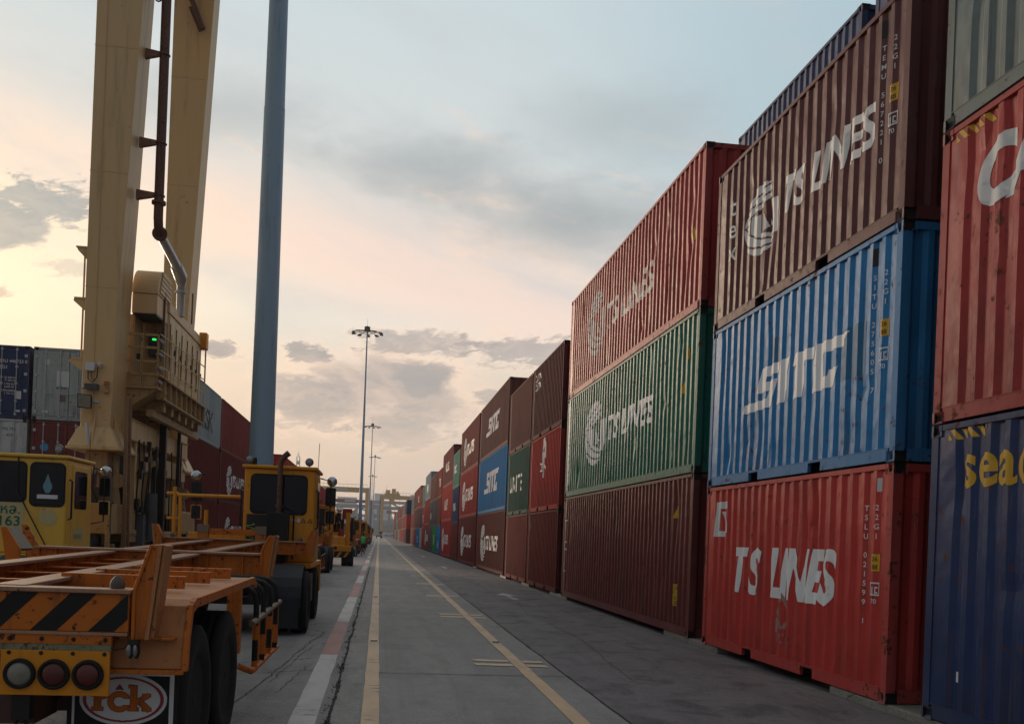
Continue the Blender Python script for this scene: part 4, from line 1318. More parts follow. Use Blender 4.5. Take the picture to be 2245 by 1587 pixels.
# ------------------------------------------------------------------ container trailer
def make_trailer(label, loc, rotz, sign=True):
    t = thing('container_trailer', label, 'trailer', loc, rotz, 'orange container trailers in the truck lane')
    ZT = lambda y: 1.335 + 0.0145 * y
    G = 0.45
    # two long beams with worn top flanges
    for sx in (-1, 1):
        mb = MB()
        x = sx * G
        ya, yb = 0.10, 11.45
        def hx(x0, x1, za, zb):
            mb.hexa([(x0, ya, ZT(ya) + za), (x1, ya, ZT(ya) + za), (x1, yb, ZT(yb) + za * 0.75), (x0, yb, ZT(yb) + za * 0.75),
                     (x0, ya, ZT(ya) + zb), (x1, ya, ZT(ya) + zb), (x1, yb, ZT(yb) + zb), (x0, yb, ZT(yb) + zb)])
        hx(x - 0.008, x + 0.008, -0.38, -0.022)
        hx(x - 0.085, x + 0.085, -0.40, -0.38)
        for q in range(14):
            y = 0.5 + q * 0.82
            for s2 in (-1, 1):
                mb.box(x + (0.009 if s2 > 0 else -0.075), x + (0.075 if s2 > 0 else -0.009), y, y + 0.012, ZT(y) - 0.29, ZT(y) - 0.024)
        b = mb.build('main_beam', ORANGE, t)
        mb = MB()
        def hx2(x0, x1, za, zb):
            mb.hexa([(x0, ya, ZT(ya) + za), (x1, ya, ZT(ya) + za), (x1, yb, ZT(yb) + za), (x0, yb, ZT(yb) + za),
                     (x0, ya, ZT(ya) + zb), (x1, ya, ZT(ya) + zb), (x1, yb, ZT(yb) + zb), (x0, yb, ZT(yb) + zb)])
        hx2(x - 0.09, x + 0.09, -0.021, 0.004)
        mb.build('top_flange', ORANGE_W, b, bev=0.004)
    for q in range(13):
        y = 0.75 + q * 0.85
        mb = MB()
        zt = ZT(y) - 0.07
        mb.box(-G + 0.011, G - 0.011, y, y + 0.07, zt - 0.012, zt)
        mb.box(-G + 0.011, G - 0.011, y + 0.06, y + 0.07, zt - 0.15, zt - 0.013)
        mb.build('cross_member', ORANGE, t)
    # rear bumper beam with hazard stripes
    mb = MB()
    mb.box(-1.17, 1.15, 0.0, 0.10, 1.085, 1.310)
    bb = mb.build('bumper_beam', ORANGE, t, bev=0.006)
    mb = MB()
    mb.box(-1.20, 1.16, -0.025, 0.16, 1.311, 1.335)
    mb.box(-1.17, 1.15, -0.012, 0.10, 1.065, 1.084)
    mb.build('bumper_flange', ORANGE_W, bb, bev=0.003)
    mb = MB()
    k = -1.30
    while k < 1.2:
        a = [(k, 1.089), (k + 0.145, 1.089), (k + 0.36, 1.306), (k + 0.215, 1.306)]
        pts = []
        lo, hi = -1.165, 1.145
        poly = a
        for lim, sgn in ((lo, 1), (hi, -1)):
            out = []
            for i in range(len(poly)):
                p, q = poly[i - 1], poly[i]
                ip, iq = (p[0] - lim) * sgn >= 0, (q[0] - lim) * sgn >= 0
                if ip != iq:
                    f = (lim - p[0]) / (q[0] - p[0])
                    out.append((lim, p[1] + f * (q[1] - p[1])))
                if iq:
                    out.append(q)
            poly = out
            if not poly:
                break
        if len(poly) > 2:
            mb.face([(p[0], -0.002, p[1]) for p in poly])
        k += 0.318
    mb.build('hazard_stripes', BLACKP, bb)
    # bolted strips and the lamp panels
    for sx in (1, -1):
        X = lambda a, b: (a, b) if sx > 0 else (-b, -a)
        mb = MB()
        mb.box(*X(0.42, 1.06), -0.004, 0.03, 1.012, 1.064)
        st = mb.build('bolt_strip', ORANGE, t)
        mb = MB()
        for q in range(4):
            cx = sx * (0.50 + 0.175 * q)
            mb.lathe([(-0.016, 0.008), (-0.012, 0.011), (-0.004, 0.013)], (cx, 0, 1.040), 'y', 8)
            mb.lathe([(-0.016, 0.008), (-0.012, 0.011), (-0.004, 0.013)], (cx, 0, 0.958), 'y', 8)
        mb.build('bolt', GREASE, st)
        mb = MB(); mb.box(*X(0.42, 1.06), 0.0, 0.03, 0.975, 1.011); mb.build('worn_strip', weathered('stained_strip' + str(sx), (0.20, 0.19, 0.10), 0.6, 0, 0.9, 0.9, 0.0, (0.02, 0.02, 0.02), scale=6), st)
        mb = MB(); mb.box(*X(0.455, 1.055), -0.006, 0.02, 0.715, 0.974)
        pn = mb.build('lamp_panel', AMBER, t, bev=0.004)
        for q, m in enumerate((LENS_W, LENS_R, LENS_R) if sx > 0 else (LENS_R, LENS_R, LENS_W)):
            cx = sx * (0.565 + 0.187 * q) if sx > 0 else -1 * (0.565 + 0.187 * (2 - q))
            mb = MB()
            mb.lathe([(-0.007, 0.088), (-0.030, 0.086), (-0.036, 0.078), (-0.034, 0.070), (-0.022, 0.067)], (cx, 0, 0.838), 'y', 28)
            lp = mb.build('tail_lamp', RUBBER, pn)
            mb = MB()
            mb.lathe([(-0.023, 0.0665), (-0.034, 0.055), (-0.040, 0.030), (-0.042, 0.004)], (cx, 0, 0.838), 'y', 24)
            mb.build('lens', m, pn)
        # fender over the double wheels
        mb = MB()
        if sx > 0:
            XX = lambda v: v
        else:
            XX = lambda v: -v
        poly = [(0.10, 0.865), (0.13, 1.06), (0.20, 1.235), (0.32, 1.268), (2.95, 1.285), (3.05, 1.24), (3.05, 1.225), (2.95, 1.262), (0.33, 1.245), (0.225, 1.215), (0.155, 1.05), (0.125, 0.865)]
        mb.prism(poly, 'x', XX(0.72), XX(1.44))
        fn = mb.build('fender', DUSTY, t, bev=0.006)
        mb = MB()
        mb.prism([(0.085, 0.855), (0.115, 1.06), (0.185, 1.243), (0.31, 1.276), (2.95, 1.294), (3.06, 1.25), (3.06, 1.19), (2.95, 1.235), (0.33, 1.215), (0.225, 1.19), (0.16, 1.05), (0.13, 0.855)], 'x', XX(1.44), XX(1.475))
        mb.box(min(XX(0.72), XX(1.40)), max(XX(0.72), XX(1.40)), 0.06, 0.13, 1.04, 1.055)
        mb.box(min(XX(0.72), XX(1.45)), max(XX(0.72), XX(1.45)), 0.075, 0.12, 0.835, 0.862)
        mb.build('fender_lip', ORANGE, fn, bev=0.004)
        for q in range(3):
            y = 0.95 + 0.78 * q
            mb = MB()
            xa, xb = XX(G + 0.02), XX(1.27 + 0.03 * q)
            mb.hexa([(min(xa, xb), y, 1.29), (max(xa, xb), y, 1.29), (max(xa, xb), y + 0.012, 1.29), (min(xa, xb), y + 0.012, 1.29),
                     (min(xa, xb), y, 1.375), (max(xa, xb), y, 1.375), (max(xa, xb), y + 0.012, 1.375), (min(xa, xb), y + 0.012, 1.375)])
            mb.box(min(xa, xb), max(xa, xb), y + 0.012, y + 0.09, 1.363, 1.375)
            mb.build('outrigger', ORANGE, t)
        # wheels, two axles of twin tyres
        for y in (0.98, 2.22):
            for xo in (0.91, 1.24):
                wheel(t, sx * xo, y, 0.525, 0.525, 0.29, sx, ORANGE)
        # mudflap with its board
        mb = MB(); mb.box(*X(0.70, 1.36), 0.420, 0.436, 0.10, 0.835)
        fl = mb.build('mudflap', BLACKP, t)
        mb = MB(); mb.box(*X(0.70, 1.36), 0.41, 0.45, 0.800, 0.840); mb.build('flap_bar', WORN, fl)
        if sign and sx > 0:
            def mp(yy):
                return lambda u, v: (u, yy, v)
            def brd(u, v):
                return (u < 0.745 and v < 0.79) or (u > 1.308 and v < 0.79) or v > 0.778
            flat(scan_bm(lambda u, v: 0.73 < u < 1.335 and 0.10 < v < 0.79 and brd(u, v), 0.70, 1.36, 0.1, 0.8, 0.006), mp(0.4165), fl, 'flap_border', DECAL_W)
            ecx, ecz, ea, eb = 1.035, 0.628, 0.262, 0.160
            el_ = lambda u, v, k: math.hypot((u - ecx) / (ea * k), (v - ecz) / (eb * k))
            flat(scan_bm(lambda u, v: math.hypot((u - ecx) / ea, (v - ecz) / eb) < 1, 0.76, 1.31, 0.45, 0.80, 0.004), mp(0.4150), fl, 'oval_plate', DECAL_W)
            flat(scan_bm(lambda u, v: abs(math.hypot((u - ecx) / (ea - 0.03), (v - ecz) / (eb - 0.025)) - 1) < 0.045, 0.76, 1.31, 0.45, 0.80, 0.003), mp(0.4135), fl, 'oval_ring', REDP)
            def slab(u, v, g):
                def rc(a, b, c, d):
                    return a - g < u < b + g and c - g < v < d + g
                def seg(ax, ay, bx, by, w):
                    q = max(0, min(1, ((u - ax) * (bx - ax) + (v - ay) * (by - ay)) / ((bx - ax) ** 2 + (by - ay) ** 2)))
                    return math.hypot(u - ax - q * (bx - ax), v - ay - q * (by - ay)) < w + g
                if rc(0.862, 0.900, 0.562, 0.662) or rc(0.848, 0.914, 0.560, 0.578) or rc(0.848, 0.88, 0.648, 0.664) or seg(0.895, 0.640, 0.930, 0.652, 0.014): return True
                rr_ = math.hypot((u - 1.010) / 1.08, v - 0.614)
                if 0.034 - g < rr_ < 0.062 + g and not (u > 1.025 and abs(v - 0.614) < 0.024 - g): return True
                if rc(1.078, 1.114, 0.562, 0.715) or rc(1.064, 1.126, 0.560, 0.578) or rc(1.066, 1.09, 0.702, 0.717): return True
                return seg(1.11, 0.612, 1.178, 0.652, 0.013) or seg(1.128, 0.62, 1.182, 0.570, 0.016) or rc(1.150, 1.196, 0.650, 0.664) or rc(1.150, 1.202, 0.560, 0.576)
            flat(scan_bm(lambda u, v: slab(u, v, 0.0045), 0.83, 1.22, 0.545, 0.73, 0.0025), mp(0.4125), fl, 'lettering', REDP)
            flat(scan_bm(lambda u, v: slab(u, v, 0.0), 0.83, 1.22, 0.545, 0.73, 0.0025), mp(0.4105), fl, 'lettering', ORANGE)
            flat(scan_bm(lambda u, v: abs(u - 1.010) < 0.028 * (1 - (v - 0.688) / 0.036), 0.97, 1.06, 0.688, 0.724, 0.003), mp(0.4115), fl, 'triangle_mark', REDP)
            flat(text_bm('Thanachai C.', 0.095, 0.006), lambda u, v: (0.80 + u * 0.72, 0.4135, 0.40 + v), fl, 'lettering', DECAL_W)
    # container guides at rear, middle and front corners
    def guide(x, y, sx, z0, zt):
        # flared plate with a folded outer edge and a narrow inner lip
        P = lambda pts: [(x + sx * a, b) for (a, b) in pts]
        zk = z0 + 0.29
        mb = MB()
        mb.prism(P([(0.0, z0), (0.0, zk), (0.085, zt - 0.005), (0.135, zt), (0.075, z0)]), 'y', y + 0.015, y + 0.035)
        mb.hexa([(x, y, z0), (x + sx * 0.02, y, z0), (x + sx * 0.02, y + 0.16, z0), (x, y + 0.16, z0),
                 (x, y, zk), (x + sx * 0.02, y, zk), (x + sx * 0.02, y + 0.16, zk), (x, y + 0.16, zk)])
        mb.hexa([(x, y, zk), (x + sx * 0.02, y, zk), (x + sx * 0.02, y + 0.16, zk), (x, y + 0.16, zk),
                 (x + sx * 0.085, y, zt), (x + sx * 0.105, y, zt), (x + sx * 0.105, y + 0.16, zt), (x + sx * 0.085, y + 0.16, zt)])
        g = mb.build('container_guide', ORANGE, t, bev=0.004)
        mb = MB()
        mb.prism(P([(0.076, z0), (0.136, zt + 0.002), (0.158, zt + 0.002), (0.100, z0)]), 'y', y + 0.0, y + 0.20)
        mb.prism(P([(0.103, z0 + 0.01), (0.161, zt + 0.004), (0.180, zt - 0.004), (0.124, z0 + 0.01)]), 'y', y + 0.02, y + 0.20)
        mb.build('edge_plate', DUSTY, g, bev=0.003)
        return g
    guide(1.165, 0.0, 1, 1.045, 1.60); guide(-1.165, 0.0, -1, 1.045, 1.60)
    for (yb, zz) in ((5.45, 1.44), (11.55, 1.53)):
        mb = MB()
        mb.box(-1.20, 1.20, yb, yb + 0.24, zz - 0.24, zz - 0.022)
        for x in (-1.0, -0.62, 0.62, 1.0):
            mb.box(x, x + 0.015, yb - 0.05, yb, zz - 0.24, zz - 0.03)
        bl = mb.build('bolster', ORANGE, t, bev=0.005)
        mb = MB(); mb.box(-1.23, 1.23, yb - 0.06, yb + 0.28, zz - 0.021, zz + 0.002); mb.build('bolster_flange', ORANGE_W, bl, bev=0.003)
        guide(1.21, yb - 0.12, 1, zz - 0.26, zz + 0.21)
        if yb < 8:
            # the left guide has a worn sliding plate between two cheeks
            for yg in (yb - 0.60, yb - 0.02):
                mb = MB()
                mb.prism([(-1.16, zz - 0.3), (-1.28, zz - 0.3), (-1.37, zz + (0.20 if yg < yb - 0.1 else 0.23)), (-1.31, zz + (0.20 if yg < yb - 0.1 else 0.23)), (-1.17, zz - 0.02)], 'y', yg, yg + 0.03)
                g = mb.build('container_guide', ORANGE, t, bev=0.004)
            mb = MB()
            mb.hexa([(-1.17, yb - 0.57, zz - 0.02), (-1.17, yb - 0.22, zz - 0.02), (-1.20, yb - 0.22, zz - 0.05), (-1.20, yb - 0.57, zz - 0.05),
                     (-1.32, yb - 0.57, zz + 0.195), (-1.32, yb - 0.22, zz + 0.195), (-1.35, yb - 0.22, zz + 0.17), (-1.35, yb - 0.57, zz + 0.17)])
            mb.build('sliding_plate', WORN, g)
        else:
            guide(-1.21, yb - 0.12, -1, zz - 0.26, zz + 0.21)
    # front stop posts on the bolster
    for x in (-0.55, 0.42):
        mb = MB()
        mb.box(x - 0.09, x + 0.09, 11.50, 11.62, 1.532, 1.62)
        p = mb.build('stop_post', ORANGE, t, bev=0.004)
        mb = MB(); mb.box(x - 0.095, x + 0.095, 11.49, 11.62, 1.621, 1.765); mb.build('worn_block', WORN, p, bev=0.006)
    mb = MB(); mb.box(-0.458, 0.328, 11.55, 11.60, 1.60, 1.70); mb.build('stop_bar', ORANGE, t, bev=0.004)
    # twist lock cones
    for (x, y, z_) in ((1.06, 0.08, 1.336), (-1.06, 0.08, 1.336), (1.08, 11.66, 1.533), (-1.08, 11.66, 1.533)):
        mb = MB()
        mb.lathe([(0.0, 0.042), (0.03, 0.045), (0.05, 0.036), (0.07, 0.018), (0.076, 0.010)], (x, y, z_), 'z', 6)
        mb.build('twist_lock', weathered('twist_lock_steel%d' % len(MATS), (0.085, 0.070, 0.060), 0.75, 0.0, 0.6, 0.6, 0.004, scale=8), t)
    # axle frame and tow eye below the bumper
    mb = MB()
    mb.box(-0.55, 0.60, 0.15, 0.55, 0.52, 0.93)
    mb.box(-1.15, 1.15, 0.92, 1.04, 0.46, 0.58); mb.box(-1.15, 1.15, 2.16, 2.28, 0.46, 0.58)
    mb.box(-0.6, -0.4, 0.5, 3.4, 0.6, 0.96); mb.box(0.4, 0.6, 0.5, 3.4, 0.6, 0.96)
    mb.build('axle_frame', weathered('dark_red_oxide' + label[:3], (0.07, 0.022, 0.012), 0.7, 0, 0.5, 0.6, 0, scale=2), t)
    mb = MB()
    mb.box(0.50, 0.60, 0.06, 0.15, 0.56, 0.70)
    mb.tube([(0.55 + 0.028 * math.cos(a), 0.08, 0.535 + 0.04 * math.sin(a)) for a in [2 * PI * q / 12 for q in range(12)]], 0.010, 6, close=True)
    mb.build('tow_eye', GREASE, t)
    # two little lamps dangling at the rear guide
    for i, dx_ in enumerate((0.0, 0.032)):
        mb = MB(); mb.ball((1.172 + dx_, -0.02 + 0.012 * i, 0.985), 0.048, 16, (0.40, 0.45, 1.0))
        o = mb.build('marker_lamp', RUBBER, t)
        mb = MB(); mb.ball((1.166 + dx_, -0.034 + 0.012 * i, 0.985), 0.038, 16, (0.42, 0.42, 1.0)); mb.build('lens', LAMPGLASS, o)
    mb = MB(); mb.box(1.155, 1.215, -0.03, 0.02, 1.02, 1.046); mb.build('lamp_bracket', GREASE, t)
    mb = MB()
    mb.tube([(1.06, -0.01, 0.995), (1.09, -0.02, 0.988), (1.13, 0.0, 0.995), (1.165, 0.0, 1.03), (1.15, -0.01, 1.06), (1.16, 0.0, 1.09)], 0.004, 5)
    mb.build('lamp_wire', BLACKP, t)
    # hooped side guard ahead of the wheels
    mb = MB()
    for q in range(4):
        y = 3.25 + q * 0.52
        mb.tube([(0.95, y, 1.20), (1.28, y, 1.20), (1.38, y, 1.18), (1.44, y, 1.12), (1.455, y, 1.02), (1.455, y, 0.84)], 0.026, 8)
    gd = mb.build('side_guard', BLACKP, t)
    mb = MB()
    for q in range(4):
        y = 3.25 + q * 0.52
        for j in range(2):
            z0 = 0.84 - 0.19 * j
            mb.mi = (j + q) % 2
            mb.tube([(1.455, y, z0), (1.455, y, z0 - 0.13)], 0.027, 8)
            mb.mi = (j + q + 1) % 2
            mb.tube([(1.455, y, z0 - 0.13), (1.455, y, z0 - 0.19)], 0.027, 8)
        mb.mi = 0
        mb.tube([(1.44, y + 0.26, 0.90), (1.44, y + 0.26, 0.46)], 0.022, 8)
    mb.mi = 0
    mb.tube([(1.35, 3.0, 0.50), (1.455, 3.05, 0.45), (1.455, 3.3, 0.44), (1.455, 5.1, 0.44)], 0.028, 8)
    mb.build('guard_bars', [ORANGE, BLACKP], gd)
    mb = MB(); mb.tube([(1.46, 2.95, 0.88), (1.46, 5.15, 0.93)], 0.028, 10); mb.build('guard_rail', WORN, gd)
    for (xa, xb, ya, yb, za, zb) in ((0.50, 0.62, 3.4, 3.6, 0.35, 1.0), (-0.62, -0.50, 3.4, 3.6, 0.35, 1.0), (0.84, 0.99, 5.5, 5.64, 0.3, 1.20), (-0.99, -0.84, 5.5, 5.64, 0.3, 1.20)):
        mb = MB(); mb.box(xa, xb, ya, yb, za, zb); mb.build('support_post', ORANGE, t)
    return t
trailer_1 = make_trailer('large orange skeletal trailer in the foreground with black diagonal stripes', (-2.57, 6.0, 0), R(-0.65))

# ------------------------------------------------------------------ terminal tractors
def rrect(x0, x1, z0, z1, r, n=5):
    pts = []
    for (cx, cz, a0) in ((x1 - r, z1 - r, 0), (x0 + r, z1 - r, 90), (x0 + r, z0 + r, 180), (x1 - r, z0 + r, 270)):
        for k in range(n + 1):
            a = R(a0 + 90 * k / n)
            pts.append((cx + r * math.cos(a), cz + r * math.sin(a)))
    return pts
def make_tractor(label, loc, rotz=0.0, paint=None, full=False, group='yellow terminal tractors in the truck lane', wide_mirrors=True, lettering=False):
    paint = paint or YELLOW
    t = thing('terminal_tractor', label, 'truck', loc, rotz, group)
    # chassis, deck and fifth wheel
    mb = MB()
    mb.box(-0.5, -0.36, -0.9, 3.6, 0.55, 0.86); mb.box(0.36, 0.5, -0.9, 3.6, 0.55, 0.86)
    mb.box(-0.36, 0.36, -0.4, 0.5, 0.86, 1.05)
    mb.box(-1.2, 1.2, -0.06, 0.06, 0.45, 0.58); mb.box(-1.1, 1.1, 2.84, 2.96, 0.40, 0.52)
    mb.box(-1.22, -0.55, 0.75, 2.0, 0.45, 0.95); mb.box(0.55, 1.20, 0.75, 1.6, 0.45, 0.95)
    mb.build('chassis', GREASE, t)
    mb = MB()
    mb.box(-1.22, 1.22, 0.72, 3.7, 1.06, 1.14)
    mb.box(-1.20, 0.0 if not full else -1.1, 2.35, 3.7, 1.14, 1.62)
    mb.box(-1.22, 1.22, 3.62, 3.78, 0.5, 1.06)
    dk = mb.build('deck', paint, t, bev=0.012)
    for sx in (-1, 1):
        for xo in (0.78, 1.10):
            wheel(t, sx * xo, 0.0, 0.52, 0.52, 0.29, sx, paint)
        wheel(t, sx * 1.06, 2.9, 0.50, 0.50, 0.30, sx, paint)
        # wrap-round rear mudguard and flap
        mb = MB()
        outer, inner = [], []
        for k in range(13):
            a = R(-8 + 196 * k / 12)
            outer.append((-math.cos(a) * 0.63, 0.54 + math.sin(a) * 0.61))
            inner.append((-math.cos(a) * 0.60, 0.54 + math.sin(a) * 0.58))
        xa, xb = (0.60, 1.16) if sx > 0 else (-1.16, -0.60)
        mb.prism(outer + inner[::-1], 'x', xa, xb)
        mb.prism([(-0.66, 0.12), (-0.63, 0.12), (-0.605, 0.60), (-0.635, 0.60)], 'x', xa + 0.03, xb - 0.03)
        fd = mb.build('mudguard', FENDER, t, bev=0.008)
    mb = MB(); mb.box(-0.55, 0.58, -0.82, -0.74, 0.74, 0.90); mb.build('lamp_bracket', BLACKP, t)
    for x, m in ((0.30, LENS_R), (0.46, LENS_L), (-0.46, LENS_R), (-0.30, LENS_R)):
        mb = MB(); mb.box(x - 0.06, x + 0.06, -0.85, -0.821, 0.765, 0.875); mb.build('tail_lamp', m, t, bev=0.006)
    # cab
    x0, x1 = (-1.05, 1.22) if full else (-0.02, 1.22)
    y0, y1, z0, z1 = 1.0, 2.55, 1.145, 2.80
    mb = MB()
    mb.prism([(y0, z0), (y0, z1), (y1 - 0.12, z1), (y1, 1.95), (y1, z0)], 'x', x0, x1)
    cab = mb.build('cab', paint, t, bev=0.035)
    mb = MB(); mb.box(x0 - 0.04, x1 + 0.04, y0 - 0.05, y1 + 0.03, z1 + 0.002, z1 + 0.062); mb.build('cab_roof', paint, cab, bev=0.02)
    wins = [(x0 + 0.14, x1 - 0.16, 2.02, 2.68)] if not full else [(x1 - 0.58, x1 - 0.05, 1.99, 2.70), (x1 - 1.36, x1 - 0.68, 2.05, 2.70)]
    for (a, b, c, d) in wins:
        mb = MB(); mb.prism(rrect(a - 0.03, b + 0.03, c - 0.03, d + 0.03, 0.10), 'y', y0 - 0.008, y0 + 0.03); sl = mb.build('window_seal', RUBBER, cab)
        mb = MB(); mb.prism(rrect(a, b, c, d, 0.08), 'y', y0 - 0.012, y0 + 0.02); mb.build('rear_window', GLASS, cab)
    mb = MB(); mb.box(x0 + 0.1, x1 - 0.1, y1 - 0.14, y1 - 0.13 + 0.16, 1.6, 1.62)
    mb.hexa([(x0 + 0.1, y1 - 0.004, 1.98), (x1 - 0.1, y1 - 0.004, 1.98), (x1 - 0.1, y1 + 0.012, 1.98), (x0 + 0.1, y1 + 0.012, 1.98),
             (x0 + 0.1, y1 - 0.11, 2.7), (x1 - 0.1, y1 - 0.11, 2.7), (x1 - 0.1, y1 - 0.094, 2.7), (x0 + 0.1, y1 - 0.094, 2.7)])
    mb.build('windscreen', GLASS, cab)
    for sx, xx in ((1, x1), (-1, x0)):
        mb = MB()
        mb.box(*((xx - 0.01, xx + 0.016) if sx > 0 else (xx - 0.016, xx + 0.01)), y0 + 0.30, y1 - 0.30, z0 + 0.05, 2.72)
        dr_ = mb.build('door', paint, cab, bev=0.012)
        mb = MB(); mb.prism(rrect(y0 + 0.40, y1 - 0.42, 1.95, 2.62, 0.07), 'x', *((xx + 0.012, xx + 0.021) if sx > 0 else (xx - 0.021, xx - 0.012))); mb.build('side_window', GLASS, cab)
        mb = MB(); X_ = xx + sx * 0.06
        mb.tube([(xx + sx * 0.015, y0 + 0.10, 1.75), (X_, y0 + 0.10, 1.78), (X_, y0 + 0.10, 2.42), (xx + sx * 0.015, y0 + 0.10, 2.45)], 0.018, 8); mb.build('grab_handle', BLACKP, cab)
    # upright exhaust with its muffler box
    if not full:
        mb = MB(); mb.prism(rrect(0.42, 0.80, 1.15, 2.02, 0.06), 'y', 0.62, 0.93); mb.build('muffler_box', BLACKP, t, bev=0.01)
        mb = MB(); mb.tube([(0.62, 0.80, 2.0), (0.62, 0.80, 2.82), (0.63, 0.80, 2.92), (0.70, 0.78, 3.03), (0.76, 0.77, 3.08)], [0.045, 0.045, 0.048, 0.052, 0.054], 12)
        mb.lathe([(2.12, 0.07), (2.16, 0.07)], (0.62, 0.80, 0), 'z', 12)
        mb.build('exhaust_pipe', RUSTY, t)
        mb = MB(); mb.box(0.06, 0.40, 0.88, 0.995, 1.30, 1.98); mb.build('valve_cabinet', GREASE, t)
        mb = MB(); mb.tube([(0.87, 0.93, 1.2), (0.87, 0.93, 1.98), (0.80, 0.93, 2.08), (0.68, 0.84, 2.12)], 0.016, 7); mb.build('air_pipe', BLACKP, t)
        for hx_, hz in ((0.14, 1.40), (0.36, 1.62)):
            mb = MB()
            pts = []
            for k in range(60 if hx_ < 0.2 else 28):
                a = k * 0.55
                pts.append((hx_ + 0.075 * math.cos(a), 0.78 + 0.06 * math.sin(a), hz + 0.007 * k))
            mb.tube(pts, 0.008, 5)
            mb.build('air_hose', HOSE if hx_ < 0.2 else LENS_R, t)
        # warning stickers below the window
        for i in range(2):
            b = scan_bm(lambda u, v: math.hypot(u, v) < 0.036, -0.04, 0.04, -0.04, 0.04, 0.006)
            flat(b, lambda u, v: (0.86 + 0.09 * i + u, y0 - 0.003, 1.90 + v), cab, 'round_sticker', DECAL_O, (0.6, 0.6, 0.6))
            def tr(u, v):
                o_ = abs(u) < 0.05 * (1 - v / 0.085); i_ = 0.012 < v < 0.06 and abs(u) < 0.05 * (1 - v / 0.085) - 0.014
                return o_ and not i_
            b = scan_bm(tr, -0.05, 0.05, 0, 0.085, 0.006)
            flat(b, lambda u, v: (1.03 + 0.12 * i + u, y0 - 0.003, 1.86 + v), cab, 'triangle_sticker', DECAL_O, (0.05, 0.04, 0.03))
    # roof lamps
    for x in ((x0 + 0.08, x1 - 0.12) if not full else (x1 - 0.15,)):
        mb = MB()
        mb.lathe([(-0.005, 0.070), (0.03, 0.075), (0.08, 0.055), (0.11, 0.02)], (x, y0 + 0.0, z1 + 0.15), 'y', 18)
        mb.tube([(x, y0 + 0.04, z1 + 0.06), (x, y0 + 0.04, z1 + 0.10)], 0.012, 6)
        lo = mb.build('work_lamp', BLACKP, t)
        mb = MB(); mb.ball((x, y0 - 0.005, z1 + 0.15), 0.064, 16, (1, 0.3, 1)); mb.build('lens', LAMPGLASS, lo)
    # mirrors at the front corners
    for sx, xm in ((1, x1 + 0.20), (-1, (-1.12 if not full else x0 - 0.2))):
        ym = y1 + 0.05
        mb = MB()
        mb.tube([(xm - sx * 0.2, ym - 0.08, 2.75), (xm, ym, 2.70), (xm, ym, 1.75), (xm - sx * 0.2, ym - 0.06, 1.7)], 0.014, 7)
        ar = mb.build('mirror_arm', BLACKP, t)
        for (za, zb, m) in ((2.22, 2.58, BLACKP), (1.86, 2.14, paint)):
            mb = MB(); mb.prism(rrect(xm - 0.10, xm + 0.10, za, zb, 0.03), 'y', ym + 0.0, ym + 0.05); mr_ = mb.build('mirror', m, ar, bev=0.008)
            mb = MB(); mb.prism(rrect(xm - 0.085, xm + 0.085, za + 0.015, zb - 0.015, 0.025), 'y', ym - 0.006, ym + 0.0); mb.build('mirror_glass', GLASS, ar)
        mb = MB(); mb.ball((xm + sx * 0.02, ym + 0.0, 2.70), 0.10, 18, (1, 0.55, 1)); mb.build('round_mirror', CHROME, ar)
    mb = MB(); mb.tube([(x1 - 0.05, y1 - 0.1, z1), (x1 - 0.04, y1 - 0.1, z1 + 0.62)], 0.006, 5); mb.build('antenna', BLACKP, t)
    if not full:
        mb = MB()
        for x in (-1.16, -0.62):
            mb.tube([(x, 0.80, 1.12), (x, 0.80, 2.02 + (0.38 if x < -1 else 0))], 0.036, 8)
        mb.tube([(-1.28, 0.80, 1.85), (-1.1, 0.80, 1.85)], 0.026, 8)
        mb.tube([(-1.30, 0.80, 2.28), (-1.12, 0.80, 2.29), (-1.07, 0.80, 2.24), (-1.06, 0.80, 1.12)], 0.028, 8)
        mb.tube([(-1.12, 0.80, 2.26), (-0.05, 0.80, 2.27)], 0.030, 8)
        mb.build('handrail', paint, t)
        mb = MB(); mb.box(-0.58, -0.04, 0.8, 1.35, 1.14, 1.50); mb.build('tool_box', paint, t, bev=0.015)
    return t
tr1 = make_tractor('yellow terminal tractor pulling the foreground trailer, exhaust pipe across its rear window', (-2.38, 17.05, 0))

tr2 = make_tractor('pale yellow tractor with green number lettering on its wide cab at the left', (-6.60, 17.0, 0), 0, LEMON, True, group=None)
cab2 = [c for c in tr2.children if c.name.startswith('cab')][0]
GLET = plain('green_lettering', (0.02, 0.13, 0.08), 0.5)
PALEP = weathered('faded_pale_patch', (0.50, 0.42, 0.18), 0.5, 0, 0.2, 0.3, 0)
flat(rect_bm(0.86, 0.52), lambda u, v: (-0.32 + u, 0.996, 1.54 + v), cab2, 'faded_patch', PALEP)
flat(text_bm('รหล.', 0.23, 0.010, 0, 1.0, 1.1), lambda u, v: (0.02 + u, 0.990, 1.82 + v), cab2, 'lettering', GLET)
flat(text_bm('8163', 0.235, 0.012, 0, 1.02, 1.1), lambda u, v: (-0.03 + u, 0.990, 1.615 + v), cab2, 'lettering', GLET)
flat(scan_bm(lambda u, v: math.hypot(u, v) < 0.145, -0.15, 0.15, -0.15, 0.15, 0.01), lambda u, v: (0.93 + u, 0.994, 1.78 + v), cab2, 'faded_disc', PALEP)
flat(scan_bm(lambda u, v: (abs(u) < 0.075 * (0.35 + 0.65 * math.sin(PI * min(1, (v + 0.0) / 0.22))) and v < 0.22) or (0.2 < v < 0.33 and abs(u) < 0.045 * (0.33 - v) / 0.13), -0.09, 0.09, 0, 0.33, 0.008),
     lambda u, v: (0.91 + u, 0.984, 2.20 + v), cab2, 'window_emblem', DECAL_O, (0.16, 0.30, 0.36))
